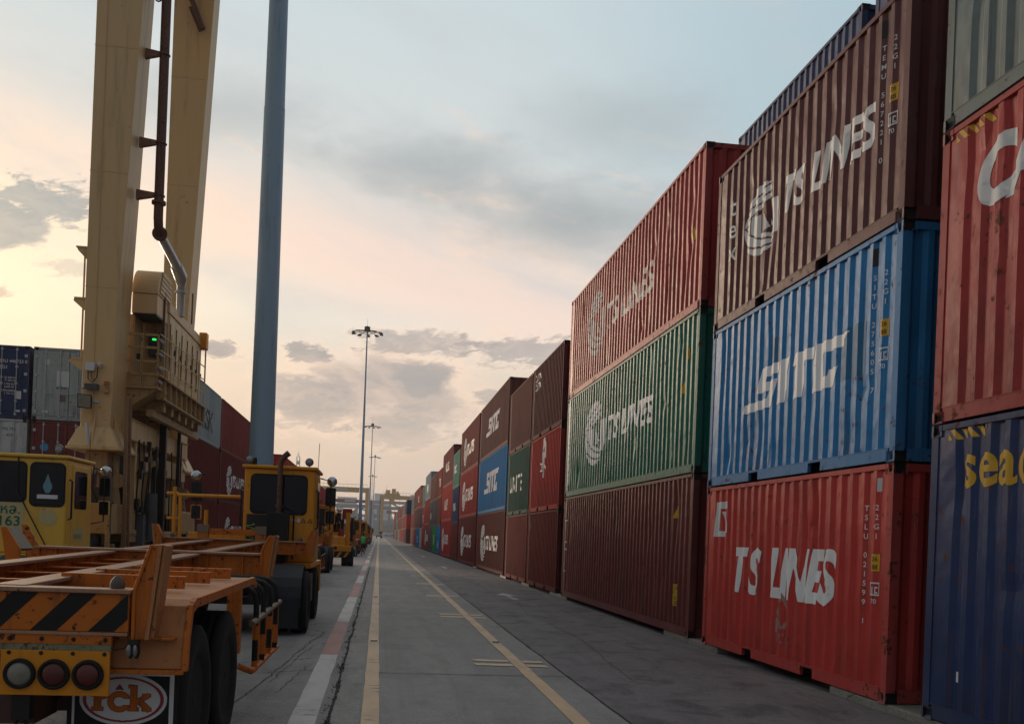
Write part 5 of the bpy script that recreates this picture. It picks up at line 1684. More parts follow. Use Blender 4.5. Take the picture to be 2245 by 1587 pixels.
flat(rect_bm(0.34, 0.07), lambda u, v: (0.74 + u, 0.984, 2.10 + v), cab2, 'paper_sticker', DECAL_W)
flat(rect_bm(0.10, 0.08), lambda u, v: (0.02 + u, 0.984, 1.95 + v), cab2, 'round_sticker', DECAL_W)
flat(rect_bm(0.60, 0.22), lambda u, v: (1.2385, 1.40 + u, 1.38 + v), cab2, 'faded_patch', PALEP)
flat(text_bm('ทล.8163', 0.13, 0.008), lambda u, v: (1.2405, 1.42 + u, 1.42 + v), cab2, 'lettering', GLET)
mb = MB(); mb.tube([(0.42, 0.985, 2.84), (0.43, 0.97, 2.2), (1.02, 0.90, 1.14)], 0.012, 6); mb.build('strap', BLACKP, tr2)

# the rest of the queue
def place(src, label, loc, rotz=0.0):
    c = copy_tree(src)
    c.location = loc
    c.rotation_euler = (0, 0, rotz)
    c['label'] = label
    return c
place(tr1, 'yellow tractor, second from the camera, standing left of the first one\'s line', (-3.22, 42.3, 0))
place(trailer_1, 'orange trailer behind the second yellow tractor', (-3.4, 31.3, 0), R(-0.4))
qs = [(72.5, -2.75), (93.0, -2.5), (114.0, -2.6), (136.0, -2.8), (160.0, -2.5), (186.0, -2.6), (212.0, -2.7)]
for i, (y, x) in enumerate(qs):
    place(tr1, f'yellow tractor, {ORD[i + 2]} from the camera in the queue', (x, y + 11.05, 0))
    place(trailer_1, f'orange trailer pulled by the {ORD[i + 2]} yellow tractor in the queue', (x - 0.19, y, 0), R(-0.65))

# yellow yard lift with a red ram
def yard_lift(loc):
    t = thing('yard_lift_truck', 'yellow yard lift truck with red ram and striped rear bumper in the queue', 'lift truck', loc)
    mb = MB()
    mb.prism([(0.0, 0.78), (0.0, 1.06), (0.06, 1.08), (0.10, 1.50), (0.9, 1.58), (3.4, 1.58), (3.4, 0.78)], 'x', -1.15, 0.80)
    mb.box(-1.15, 1.12, -0.02, 0.9, 0.76, 1.05)
    mb.build('body', YELLOW, t, bev=0.03)
    mb = MB(); mb.box(-1.1, 1.05, 0.02, 0.2, 0.44, 0.755); bp_ = mb.build('rear_bumper', BLACKP, t)
    mb = MB()
    for k in range(6):
        x = -1.05 + 0.36 * k
        mb.face([(x, 0.016, 0.47), (x + 0.13, 0.016, 0.47), (x + 0.30, 0.016, 0.73), (x + 0.17, 0.016, 0.73)])
    mb.build('hazard_stripes', AMBER, bp_)
    mb = MB(); mb.box(0.10, 0.42, -0.03, -0.021, 0.84, 1.00); mb.build('number_plate', BLACKP, t)
    mb = MB(); mb.box(0.80, 1.02, 0.5, 0.8, 1.05, 2.75); mb.box(-1.05, -0.85, 0.5, 0.8, 1.05, 2.4); mb.build('mast_post', YELLOW, t, bev=0.02)
    mb = MB(); mb.lathe([(0, 0.16), (0.8, 0.16)], (0.58, 0.45, 1.1), 'z', 14); mb.tube([(0.72, 0.7, 2.4), (0.72, 0.7, 2.95)], 0.12, 10); mb.box(0.74, 1.1, 0.6, 0.8, 2.7, 2.95); mb.build('ram', REDP, t)
    mb = MB(); mb.box(1.05, 1.18, 0.7, 0.85, 1.3, 2.5); mb.box(0.5, 0.7, 0.9, 1.1, 1.9, 2.4); mb.build('hose_bundle', BLACKP, t)
    mb = MB(); mb.prism([(1.2, 1.58), (1.2, 2.75), (2.3, 2.75), (2.5, 1.58)], 'x', -1.0, 0.5); cb = mb.build('cab', YELLOW, t, bev=0.03)
    mb = MB(); mb.prism(rrect(-0.9, 0.4, 1.75, 2.6, 0.08), 'y', 1.185, 1.21); mb.build('rear_window', GLASS, cb)
    for sx in (-1, 1):
        wheel(t, sx * 0.80, 0.7, 0.50, 0.50, 0.30, sx, YELLOW); wheel(t, sx * 1.10, 0.72, 0.50, 0.50, 0.29, sx, YELLOW); wheel(t, sx * 1.0, 3.0, 0.5, 0.5, 0.30, sx, YELLOW)
    return t
yard_lift((-2.50, 51.0, 0))

# ------------------------------------------------------------------ near yard gantry crane
CL = Vector((-5.9, 25.0, 0.0))
crane = thing('gantry_crane', 'tall beige rubber tyred gantry crane standing behind the trailer at the left', 'crane', CL)
def cpart(mb, name, mat, parent=None, bev=0.0):
    o = mb.build(name, mat, parent or crane, bev)
    if parent is None:
        o.location = -CL
    return o
for nm, yf, sg in (('leg', 21.5, 1), ('leg', 28.6, 1)):
    for far in (0, 1):
        mb = MB()
        X0, XA, XB = (-6.21, -5.56, -5.10)
        if far:
            X0, XA, XB = -29.9 , -29.25, -28.8
        if far:
            # the pair of legs beyond the stacks
            lo = [(-29.6, yf, 3.3), (-28.95, yf, 3.3), (-28.95, yf + 1.1, 3.3), (-29.6, yf + 1.1, 3.3)]
            hi = [(-30.05, yf, 17.0), (-28.95, yf, 17.0), (-28.95, yf + 0.85, 17.0), (-30.05, yf + 0.85, 17.0)]
            mb.hexa(lo + hi)
            mb.box(-29.9, -28.7, yf - 0.4, yf + 1.5, 1.2, 3.3)
            cpart(mb, 'leg', BEIGE, None, 0.02)
            continue
        mb.hexa([(-6.21, yf, 3.35), (-5.62, yf, 3.35), (-5.62, yf + 1.15, 3.35), (-6.21, yf + 1.15, 3.35),
                 (-6.21, yf, 6.6), (-5.555, yf, 6.6), (-5.555, yf + 1.10, 6.6), (-6.21, yf + 1.10, 6.6)])
        mb.hexa([(-6.21, yf, 6.6), (-5.555, yf, 6.6), (-5.555, yf + 1.10, 6.6), (-6.21, yf + 1.10, 6.6),
                 (-6.20, yf, 17.0), (-5.10, yf, 17.0), (-5.10, yf + 0.80, 17.0), (-6.20, yf + 0.80, 17.0)])
        bmesh.ops.remove_doubles(mb.bm, verts=mb.bm.verts, dist=1e-4)
        lg = cpart(mb, 'leg', BEIGE, None, 0.015)
        # flared foot with stiffeners
        mb = MB()
        mb.hexa([(-6.40, yf - 0.22, 3.28), (-5.40, yf - 0.22, 3.28), (-5.40, yf + 1.35, 3.28), (-6.40, yf + 1.35, 3.28),
                 (-6.24, yf - 0.03, 3.70), (-5.60, yf - 0.03, 3.70), (-5.60, yf + 1.18, 3.70), (-6.24, yf + 1.18, 3.70)])
        mb.box(-6.42, -5.38, yf - 0.24, yf + 1.37, 3.22, 3.279)
        mb.prism([(yf - 0.21, 3.30), (yf - 0.005, 4.0), (yf - 0.005, 3.30)], 'x', -5.93, -5.90)
        mb.prism([(-5.41, 3.30), (-5.61, 4.05), (-5.61, 3.30)], 'y', yf + 0.25, yf + 0.28)
        mb.prism([(-6.39, 3.30), (-6.215, 4.10), (-6.215, 3.30)], 'y', yf + 0.25, yf + 0.28)
        cpart(mb, 'leg_foot', BEIGE, None, 0.02)
        mb = MB()
        mb.box(-6.10, -5.66, yf + 0.05, yf + 0.55, 2.75, 3.22)
        mb.box(-5.95, -5.62, yf + 0.40, yf + 0.90, 2.1, 3.22)
        mb.hexa([(-5.70, yf + 0.3, 2.05), (-5.42, yf + 0.3, 2.05), (-5.42, yf + 0.36, 2.05), (-5.70, yf + 0.36, 2.05), (-5.70, yf + 0.3, 3.0), (-5.55, yf + 0.3, 3.0), (-5.55, yf + 0.36, 3.0), (-5.70, yf + 0.36, 3.0)])
        mb.lathe([(-0.05, 0.15), (0.05, 0.15)], (-5.5, yf + 0.33, 2.62), 'y', 14)
        cpart(mb, 'saddle', BEIGE_D, None, 0.02)
    # bogie with its big tyres
    by = yf + 0.5
    mb = MB()
    mb.box(-6.25, -5.40, by - 1.15, by + 1.15, 1.50, 2.12)
    mb.box(-6.30, -6.26, by - 1.3, by + 1.3, 1.0, 1.9); mb.box(-5.42, -5.36, by - 0.14, by + 0.14, 0.7, 1.6)
    mb.box(-5.45, -5.39, by - 1.25, by - 1.05, 0.8, 1.55)
    cpart(mb, 'bogie', BEIGE_D, None, 0.02)
    for dy in (-0.85, 0.85):
        w_ = wheel(crane, -5.83 - CL.x, by + dy - CL.y, 0.77, 0.77, 0.55, 1, BEIGE_D)
mb = MB()
for (x0, x1, yf, z_) in ((-6.212, -5.45, 21.498, 9.0), (-6.212, -5.55, 21.498, 6.6), (-6.212, -5.35, 21.498, 11.6), (-6.21, -5.49, 28.598, 8.0), (-6.21, -5.40, 28.598, 11.2), (-6.21, -5.25, 28.598, 14.2)):
    mb.box(x0, x1, yf - 0.004, yf, z_, z_ + 0.016)
mb.tube([(-5.98, 21.485, 3.8), (-5.98, 21.485, 17.0)], 0.006, 5)
cpart(mb, 'weld_seam', BEIGE)
# brackets and platforms on the near leg
mb = MB()
for z_ in (7.42, 6.36, 5.10):
    mb.prism([(-6.212, z_), (-6.42 - 0.04 * (7.42 - z_), z_), (-6.42 - 0.04 * (7.42 - z_), z_ - 0.05), (-6.212, z_ - 0.26)], 'y', 21.60, 21.64)
    mb.prism([(-6.212, z_), (-6.42 - 0.04 * (7.42 - z_), z_), (-6.42 - 0.04 * (7.42 - z_), z_ - 0.05), (-6.212, z_ - 0.26)], 'y', 22.2, 22.24)
    mb.box(-6.45, -6.212, 21.58, 22.26, z_, z_ + 0.03)
mb.tube([(-6.30, 21.7, 5.0), (-6.30, 21.7, 7.4)], 0.02, 6)
cpart(mb, 'side_bracket', BEIGE)
# vent pipe on the leg
PX, PY = -4.95, 22.1
mb = MB()
mb.tube([(PX, PY, 8.62), (PX, PY, 17.0)], 0.10, 14)
mb.lathe([(8.60, 0.15), (8.66, 0.15)], (PX, PY, 0), 'z', 14)
mb.tube([(PX - 0.17 + 0.06 * math.cos(a), PY, 13.0 + 0.06 * math.sin(a)) for a in [2 * PI * k / 12 for k in range(12)]], 0.018, 6, close=True)
cpart(mb, 'riser_pipe', RUSTY)
for z_ in (11.82, 9.92, 8.80):
    xl = -5.34 - 0.022 * (11.82 - z_)
    mb = MB()
    mb.hexa([(xl, PY - 0.10, z_ - 0.15), (xl, PY + 0.02, z_ - 0.15), (PX - 0.08, PY + 0.02, z_ - 0.06), (PX - 0.08, PY - 0.06, z_ - 0.06),
             (xl, PY - 0.10, z_ + 0.06), (xl, PY + 0.02, z_ + 0.06), (PX - 0.08, PY + 0.02, z_ + 0.03), (PX - 0.08, PY - 0.06, z_ + 0.03)])
    br_ = cpart(mb, 'pipe_bracket', weathered('rusty_bracket_%d' % int(z_), (0.20, 0.085, 0.045), 0.7, 0, 0.8, 0.7, 0, scale=4))
    mb = MB(); mb.tube([(PX + 0.108 * math.cos(a), PY + 0.108 * math.sin(a), z_ - 0.02) for a in [2 * PI * k / 14 for k in range(14)]], 0.018, 6, close=True)
    cpart(mb, 'pipe_clamp', RUSTY)
mb = MB()
mb.tube([(PX, PY, 8.6), (PX, PY, 8.30), (PX, PY + 0.06, 8.12), (PX, PY + 0.24, 8.02)], 0.098, 14)
mb.lathe([(-0.03, 0.16), (0.03, 0.16)], (PX, PY + 0.20, 8.03), 'y', 14)
cpart(mb, 'pipe_elbow', RUSTY)
mb = MB()
mb.tube([(PX, PY + 0.24, 8.02), (PX - 0.01, PY + 1.9, 7.86), (PX - 0.02, PY + 2.4, 7.80)], [0.10, 0.105, 0.14], 14)
cpart(mb, 'silver_pipe', GALV)
mb = MB()
mb.tube([(PX - 0.02, PY + 2.1, 7.84), (PX - 0.03, PY + 2.7, 7.74), (PX - 0.04, PY + 2.85, 7.55), (PX - 0.04, PY + 2.85, 6.8)], [0.14, 0.155, 0.10, 0.095], 14)
mb.lathe([(7.38, 0.14), (7.42, 0.14)], (PX - 0.04, PY + 2.85, 0), 'z', 14)
cpart(mb, 'silver_elbow', GALV)
mb = MB()
mb.tube([(-5.95, 28.38, 17.0), (-5.70, 28.38, 16.3), (-5.36, 28.38, 15.5)], 0.075, 10)
cpart(mb, 'riser_pipe', RUSTY)
mb = MB(); mb.beam((-5.72, 28.42, 16.1), (-5.42, 28.42, 15.45), 0.03, 0.12); cpart(mb, 'pipe_bracket', RUSTY)

# power house between the legs
hx0, hx1 = -5.62, -5.0
mb = MB()
mb.box(hx0, hx1, 23.75, 27.9, 5.02, 6.62)
cab_ = cpart(mb, 'power_house', BEIGE, None, 0.015)
mb = MB()
mb.box(hx0 - 0.02, hx1 + 0.03, 23.70, 27.95, 6.621, 6.86)
mb.build('house_roof', BEIGE, cab_, 0.02)
for k in range(6):
    mb = MB(); y = 23.82 + 0.68 * k
    mb.box(hx1 - 0.01, hx1 + 0.018, y, y + 0.655, 5.10, 6.58)
    dd = mb.build('door', BEIGE, cab_, 0.008)
    mb = MB(); mb.box(hx1 + 0.018, hx1 + 0.035, y + 0.05, y + 0.07, 5.3, 6.4); mb.box(hx1 + 0.018, hx1 + 0.05, y + 0.56, y + 0.60, 5.75, 5.87); mb.build('handle', GREASE, dd)
# rounded air hood at the near end
mb = MB()
arc = [(22.62, 6.80)] + [(22.62 + 0.62 - 0.62 * math.cos(R(a)), 6.80 + 0.62 * math.sin(R(a))) for a in range(10, 91, 10)] + [(23.95, 7.42), (23.95, 6.80)]
mb.prism(arc, 'x', -5.56, -5.01)
hd = cpart(mb, 'air_hood', BEIGE, None, 0.01)
mb = MB(); mb.box(-5.555, -5.02, 22.64, 23.9, 6.36, 6.79); mb.build('hood_box', BEIGE, hd, 0.01)
mb = MB()
for k in range(5):
    z_ = 6.86 + 0.105 * k
    mb.box(-5.009, -4.985, 22.78 + 0.05 * k, 23.93, z_, z_ + 0.085)
mb.build('louvre', BEIGE, hd, 0.004)
mb = MB(); mb.box(-5.54, -5.03, 22.66, 23.88, 6.33, 6.359); mb.build('hood_underside', GREASE, hd)
# porch with rails and control screen
mb = MB()
mb.box(-5.66, -4.92, 22.55, 23.74, 4.70, 4.76); mb.box(-4.96, -4.86, 22.5, 28.1, 4.98, 5.015)
pf = cpart(mb, 'walkway', BEIGE_D, None, 0.005)
mb = MB()
for z_ in (5.02, 5.30, 5.60, 5.88):
    mb.box(-5.66, -4.93, 22.55, 22.585, z_ - 0.025, z_ + 0.025)
for x in (-5.64, -5.30, -4.95):
    mb.box(x - 0.02, x + 0.02, 22.56, 22.60, 4.76, 5.9)
mb.box(-5.63, -4.96, 22.59, 22.60, 4.77, 4.98)
mb.build('railing', BEIGE_D, pf, 0.004)
mb = MB()
for z_ in (5.40, 5.75, 6.10):
    mb.tube([(-4.90, 22.56, z_ - 0.2), (-4.90, 28.08, z_)], 0.014, 6)
for k in range(6):
    y = 23.7 + 0.87 * k
    mb.tube([(-4.90, y, 5.0), (-4.90, y, 6.12)], 0.016, 6)
mb.tube([(-4.90, 28.08, 4.6), (-4.90, 28.08, 7.0)], 0.022, 6)
mb.build('railing', BEIGE, pf)
mb = MB()
for z_ in (4.85, 5.15, 5.45, 5.75):
    mb.beam((-4.95, 22.56, z_ + 0.03), (-4.88, 22.62, z_ - 0.03), 0.16, 0.05)
mb.build('step', GALV, pf)
mb = MB(); mb.prism(rrect(-5.36, -5.08, 5.56, 6.08, 0.05), 'y', 23.45, 23.55); sc = cpart(mb, 'control_box', plain('screen_box_green', (0.015, 0.03, 0.02), 0.4), None, 0.006)
mb = MB(); mb.prism(rrect(-5.28, -5.19, 5.92, 5.965, 0.02), 'y', 23.44, 23.455); mb.build('status_light', GREEN_LED, sc)
mb = MB(); mb.box(-5.56, -5.03, 23.56, 23.7, 4.77, 6.33); mb.box(-5.60, -5.5, 22.7, 23.5, 4.80, 6.33); cpart(mb, 'porch_wall', BEIGE_D)
mb = MB(); mb.box(-5.42, -5.31, 22.66, 22.72, 5.35, 5.47); cpart(mb, 'switch_box', GREASE)
mb = MB(); mb.box(-5.02, -4.82, 27.7, 28.0, 6.55, 6.98); cpart(mb, 'orange_box', AMBER, None, 0.01)
mb = MB(); mb.beam((-5.02, 23.3, 6.0), (-5.02, 23.3, 7.0), 0.07, 0.07); mb.beam((-4.95, 26.2, 6.9), (-5.02, 26.6, 7.75), 0.04, 0.04); cpart(mb, 'stanchion', RUSTY)
# deep skirt and floor beams under the house
mb = MB()
mb.box(-5.02, -4.94, 22.9, 28.1, 4.56, 4.97); mb.box(-5.02, -4.84, 22.8, 28.15, 4.97, 4.998); mb.box(-5.02, -4.86, 22.9, 28.1, 4.52, 4.559)
for k in range(9):
    y = 23.0 + 0.62 * k
    mb.box(-4.94, -4.86, y, y + 0.03, 4.56, 4.97)
mb.box(-6.1, -5.02, 22.9, 28.0, 4.62, 4.68)
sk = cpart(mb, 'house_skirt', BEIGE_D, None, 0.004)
mb = MB()
for k in range(6):
    y = 23.4 + 0.85 * k
    mb.box(-6.0, -4.96, y, y + 0.22, 4.30, 4.52)
mb.box(-6.0, -5.85, 22.6, 28.6, 4.10, 4.45); mb.box(-5.25, -5.1, 23.0, 28.6, 4.14, 4.295)
mb.hexa([(-5.62, 22.62, 4.30), (-5.5, 22.62, 4.30), (-5.5, 23.6, 4.30), (-5.62, 23.6, 4.30), (-5.62, 22.62, 4.70), (-4.95, 22.62, 4.70), (-4.95, 23.6, 4.70), (-5.62, 23.6, 4.70)])
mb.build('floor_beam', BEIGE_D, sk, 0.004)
# sill beams between the legs
mb = MB()
mb.box(-5.72, -5.40, 22.4, 28.7, 3.58, 3.98); mb.box(-5.74, -5.38, 22.4, 28.7, 3.981, 4.01); mb.box(-5.74, -5.38, 22.4, 28.7, 3.55, 3.579)
mb.box(-5.70, -5.44, 23.9, 28.7, 2.95, 3.38)
for y in (22.9, 24.3, 25.8, 27.4):
    mb.box(-5.66, -5.42, y, y + 0.16, 1.9, 3.549)
cpart(mb, 'sill_beam', BEIGE, None, 0.008)
mb = MB()
mb.box(-5.72, -5.42, 23.15, 23.6, 2.25, 2.85); mb.box(-5.70, -5.40, 24.65, 25.15, 1.75, 2.45); mb.box(-5.68, -5.4, 26.15, 26.75, 2.0, 2.62); mb.box(-5.68, -5.45, 27.6, 28.1, 1.7, 2.4); mb.box(-6.1, -5.44, 22.2, 28.6, 1.32, 1.56)
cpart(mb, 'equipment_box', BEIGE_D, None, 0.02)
mb = MB()
mb.beam((-5.28, 25.0, 1.0), (-5.28, 25.0, 4.3), 0.16, 0.16); mb.beam((-5.3, 24.3, 1.0), (-5.3, 24.3, 3.1), 0.06, 0.06); mb.beam((-5.34, 27.2, 2.3), (-5.34, 27.2, 4.2), 0.08, 0.08); mb.beam((-5.36, 27.6, 2.0), (-5.36, 27.6, 3.95), 0.05, 0.05)
rr = random.Random(8)
for k in range(16):
    y = 22.8 + rr.random() * 4.8; z_ = 1.5 + rr.random() * 2.0
    mb.box(-5.40, -5.32, y, y + 0.10 + 0.12 * rr.random(), z_, z_ + 0.08 + 0.2 * rr.random())
for k in range(9):
    y = 22.9 + rr.random() * 4.6
    mb.tube([(-5.36, y, 3.6), (-5.33, y + 0.08 * rr.uniform(-1, 1), 3.0), (-5.35, y + 0.25 * rr.uniform(-1, 1), 2.4), (-5.36, y + 0.3 * rr.uniform(-1, 1), 1.6)], 0.018, 6)
cpart(mb, 'hydraulics', GREASE)
mb = MB(); mb.lathe([(1.35, 0.13), (2.45, 0.13)], (-5.26, 23.9, 0), 'z', 14)
for k in range(7):
    mb.lathe([(1.7 + 0.06 * k, 0.145), (1.73 + 0.06 * k, 0.145)], (-5.26, 23.9, 0), 'z', 14)
mb.box(-5.5, -5.30, 23.35, 23.6, 1.1, 1.95)
cpart(mb, 'air_filter', plain('grey_filter', (0.10, 0.11, 0.12), 0.5))
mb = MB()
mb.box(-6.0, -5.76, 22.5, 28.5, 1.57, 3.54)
cpart(mb, 'void_shade_backing', plain('painted_void_shade', (0.030, 0.022, 0.016), 0.7))  # near-black box painting the shade of the void behind the posts
mb = MB()
mb.box(-6.28, -5.42, 21.34, 21.44, 1.0, 1.30); mb.box(-6.12, -5.72, 21.10, 21.40, 1.62, 2.05)
cpart(mb, 'front_plate', BEIGE_D, None, 0.01)
mb = MB()
mb.box(-6.24, -5.40, 20.92, 20.99, 1.28, 2.06); mb.box(-5.62, -5.40, 20.88, 21.05, 2.06, 2.66)
mb.lathe([(0.0, 0.20), (0.10, 0.20)], (-5.86, 21.30, 2.28), 'y', 18)
mb.box(-6.20, -5.95, 21.2, 21.5, 2.15, 2.55)
cpart(mb, 'oily_machinery', weathered('oil_stained_steel', (0.09, 0.055, 0.03), 0.6, 0.0, 0.7, 0.9, 0.0, (0.012, 0.01, 0.008), scale=3))
mb = MB()
rr = random.Random(21)
for k in range(12):
    x = -6.15 + 0.06 * k
    z0_ = 2.6 + 0.4 * rr.random()
    mb.tube([(x, 21.32, z0_), (x + rr.uniform(-.08, .08), 21.2, z0_ - 0.35), (x + rr.uniform(-.15, .15), 21.16, z0_ - 0.8), (x + rr.uniform(-.1, .1), 21.25, 1.6)], 0.014, 6)
cpart(mb, 'hydraulic_hose', GREASE)
# ladder
mb = MB()
for y in (21.72, 22.02):
    mb.beam((-5.30, y, 0.75), (-5.36, y, 4.4), 0.05, 0.07)
for k in range(13):
    z_ = 0.95 + 0.28 * k
    mb.tube([(-5.303 - 0.0165 * (z_ - 0.75), 21.72, z_), (-5.303 - 0.0165 * (z_ - 0.75), 22.02, z_)], 0.012, 6)
cpart(mb, 'ladder', weathered('rusty_ladder_paint', (0.26, 0.14, 0.06), 0.6, 0, 0.8, 0.7, 0, scale=4))
# boxes, camera and floodlight on the near leg
mb = MB(); mb.box(-6.12, -5.94, 21.38, 21.495, 4.85, 5.02); bx = cpart(mb, 'junction_box', WHITE, None, 0.008)
mb = MB(); mb.tube([(-6.08, 21.44, 4.85), (-6.07, 21.43, 4.68), (-5.98, 21.43, 4.62), (-5.90, 21.43, 4.72), (-5.88, 21.42, 4.95)], 0.010, 6); mb.tube([(-6.02, 21.44, 4.85), (-6.0, 21.43, 4.70), (-5.93, 21.43, 4.66)], 0.008, 6); cpart(mb, 'cable', BLACKP)
mb = MB(); mb.lathe([(-0.10, 0.032), (0.03, 0.034), (0.06, 0.03)], (-5.83, 21.40, 4.99), 'y', 12); mb.box(-5.85, -5.81, 21.36, 21.49, 4.93, 4.96); cpart(mb, 'camera_housing', WHITE)
mb = MB(); mb.box(-6.12, -5.86, 21.36, 21.495, 4.47, 4.58); mb.box(-6.16, -5.82, 21.34, 21.36, 4.46, 4.48); cpart(mb, 'ballast_box', plain('ballast_grey', (0.06, 0.06, 0.065), 0.5))
mb = MB(); mb.box(-5.76, -5.66, 21.40, 21.495, 4.42, 4.56); cpart(mb, 'switch_box', BEIGE_D); mb = MB(); mb.box(-5.755, -5.665, 21.42, 21.49, 4.575, 4.65); cpart(mb, 'beacon', plain('orange_beacon', (0.45, 0.09, 0.02), 0.4))
mb = MB(); mb.hexa([(-6.20, 21.22, 4.06), (-5.92, 21.22, 4.04), (-5.95, 21.36, 4.10), (-6.17, 21.36, 4.10), (-6.20, 21.18, 4.34), (-5.92, 21.18, 4.33), (-5.95, 21.36, 4.28), (-6.17, 21.36, 4.29)]); fl_ = cpart(mb, 'floodlight', BLACKP, None, 0.006)
mb = MB(); mb.hexa([(-6.18, 21.212, 4.08), (-5.94, 21.212, 4.06), (-5.94, 21.216, 4.06), (-6.18, 21.216, 4.08), (-6.18, 21.176, 4.32), (-5.94, 21.176, 4.31), (-5.94, 21.18, 4.31), (-6.18, 21.18, 4.32)]); mb.build('lens', LENS_W, fl_)
mb = MB(); mb.lathe([(-0.20, 0.03), (0.24, 0.03)], (-6.04, 21.34, 4.20), 'x', 10); cpart(mb, 'lamp_bracket', GALV)
mb = MB(); mb.tube([(-6.0, 21.22, 3.75), (-5.98, 21.2, 3.6), (-5.94, 21.18, 3.3)], 0.03, 8); cpart(mb, 'conduit', GALV)
# top girders and trolley rail, above the picture
mb = MB()
for y in (21.4, 28.5):
    mb.box(-30.1, -5.05, y, y + 1.0, 17.0, 18.5)
mb.box(-6.2, -5.1, 22.4, 28.5, 17.1, 18.2); mb.box(-30.0, -28.9, 22.4, 28.5, 17.1, 18.2)
cpart(mb, 'top_girder', BEIGE, None, 0.02)

# ------------------------------------------------------------------ distant gantry cranes
def far_gantry(label, x_right, y, span, H, mat, cabin_x, right_trolley=False):
    t = thing('gantry_crane', label, 'crane', (x_right - span / 2, y, 0))
    h = span / 2
    for sx in (-1, 1):
        for yy_ in (-3.5, 3.5):
            mb = MB()
            mb.hexa([(sx * h - 0.45, yy_ - 0.5, 1.8), (sx * h + 0.45, yy_ - 0.5, 1.8), (sx * h + 0.45, yy_ + 0.5, 1.8), (sx * h - 0.45, yy_ + 0.5, 1.8),
                     (sx * h - 0.75, yy_ - 0.45, H - 1.5), (sx * h + 0.75, yy_ - 0.45, H - 1.5), (sx * h + 0.75, yy_ + 0.45, H - 1.5), (sx * h - 0.75, yy_ + 0.45, H - 1.5)])
            mb.build('leg', mat, t)
            mb = MB(); mb.lathe([(-0.35, 0.75), (0.35, 0.75)], (sx * h, yy_, 0.75), 'x', 12); mb.build('wheel', RUBBER, t)
        mb = MB(); mb.box(sx * h - 0.5, sx * h + 0.5, -5.0, 5.0, 1.3, 2.4); mb.build('sill_beam', mat, t)
        mb = MB(); mb.tube([(sx * (h + 0.9), -3.9, 2.0), (sx * (h + 0.9), -3.9, H)], 0.15, 6)
        for k in range(12):
            mb.box(sx * (h + 0.9) - 0.3, sx * (h + 0.9) + 0.3, -4.0, -3.7, 2.5 + k * (H - 4) / 12, 2.6 + k * (H - 4) / 12)
        mb.build('ladder', GREASE, t)
    mb = MB()
    for yy_ in (-3.5, 3.5):
        mb.box(-h - 0.9, h + 0.9, yy_ - 0.6, yy_ + 0.6, H - 1.5, H)
    mb.build('girder', mat, t)
    mb = MB()
    mb.tube([(-h, -4.2, H + 1.1), (h, -4.2, H + 1.1)], 0.06, 5)
    for k in range(18):
        x = -h + span * k / 17
        mb.tube([(x, -4.2, H - 0.1), (x, -4.2, H + 1.1)], 0.05, 5)
    mb.tube([(h + 0.7, -4, H), (h + 0.7, -4, H + 2.6)], 0.08, 5)
    mb.build('railing', mat, t)
    mb = MB()
    c = cabin_x
    mb.box(c - 3.4, c + 3.4, -4.0, 4.0, H + 0.05, H + 0.8)
    mb.box(c - 2.8, c - 0.8, -2.5, 2.0, H + 0.8, H + 2.3); mb.box(c - 0.2, c + 1.6, -2.8, 2.5, H + 0.8, H + 2.9); mb.box(c + 1.9, c + 2.8, -1.5, 1.5, H + 0.8, H + 1.9)
    mb.tube([(c - 2.4, 0, H + 2.3), (c - 2.4, 0, H + 4.0)], 0.08, 5)
    tl = mb.build('trolley', mat if right_trolley else GREASE, t)
    mb = MB(); mb.box(c - 1.2, c + 1.0, -5.6, -4.2, H - 3.6, H - 1.6); mb.build('cabin', mat, tl)
    mb = MB()
    for x in (c + 1.4, c + 3.4):
        mb.tube([(x, 0, H - 1), (x, 0, H - 7)], 0.06, 5)
    mb.box(c + 0.8, c + 4.2, -3.0, 3.0, H - 8.0, H - 7.0)
    mb.build('spreader', ORANGE if right_trolley else GREASE, tl)
    mb = MB(); mb.box(-0.5, 5.0, -4.115, -4.1, H - 1.2, H - 0.4); mb.build('name_board', WHITE, t)
    return t
far_gantry('distant beige gantry crane straddling the left stacks with dark trolley on top', -4.6, 366, 24.5, 18.2, BEIGE, -8.4)
far_gantry('distant beige gantry crane straddling the right row, yellow trolley near its left leg', 25.5, 430, 24.5, 18.4, BEIGE, -8.2, True)
far_gantry('distant dark red gantry crane seen beneath the left beige one', -4.5, 520, 26.0, 19.0, STEELR, -9.0)

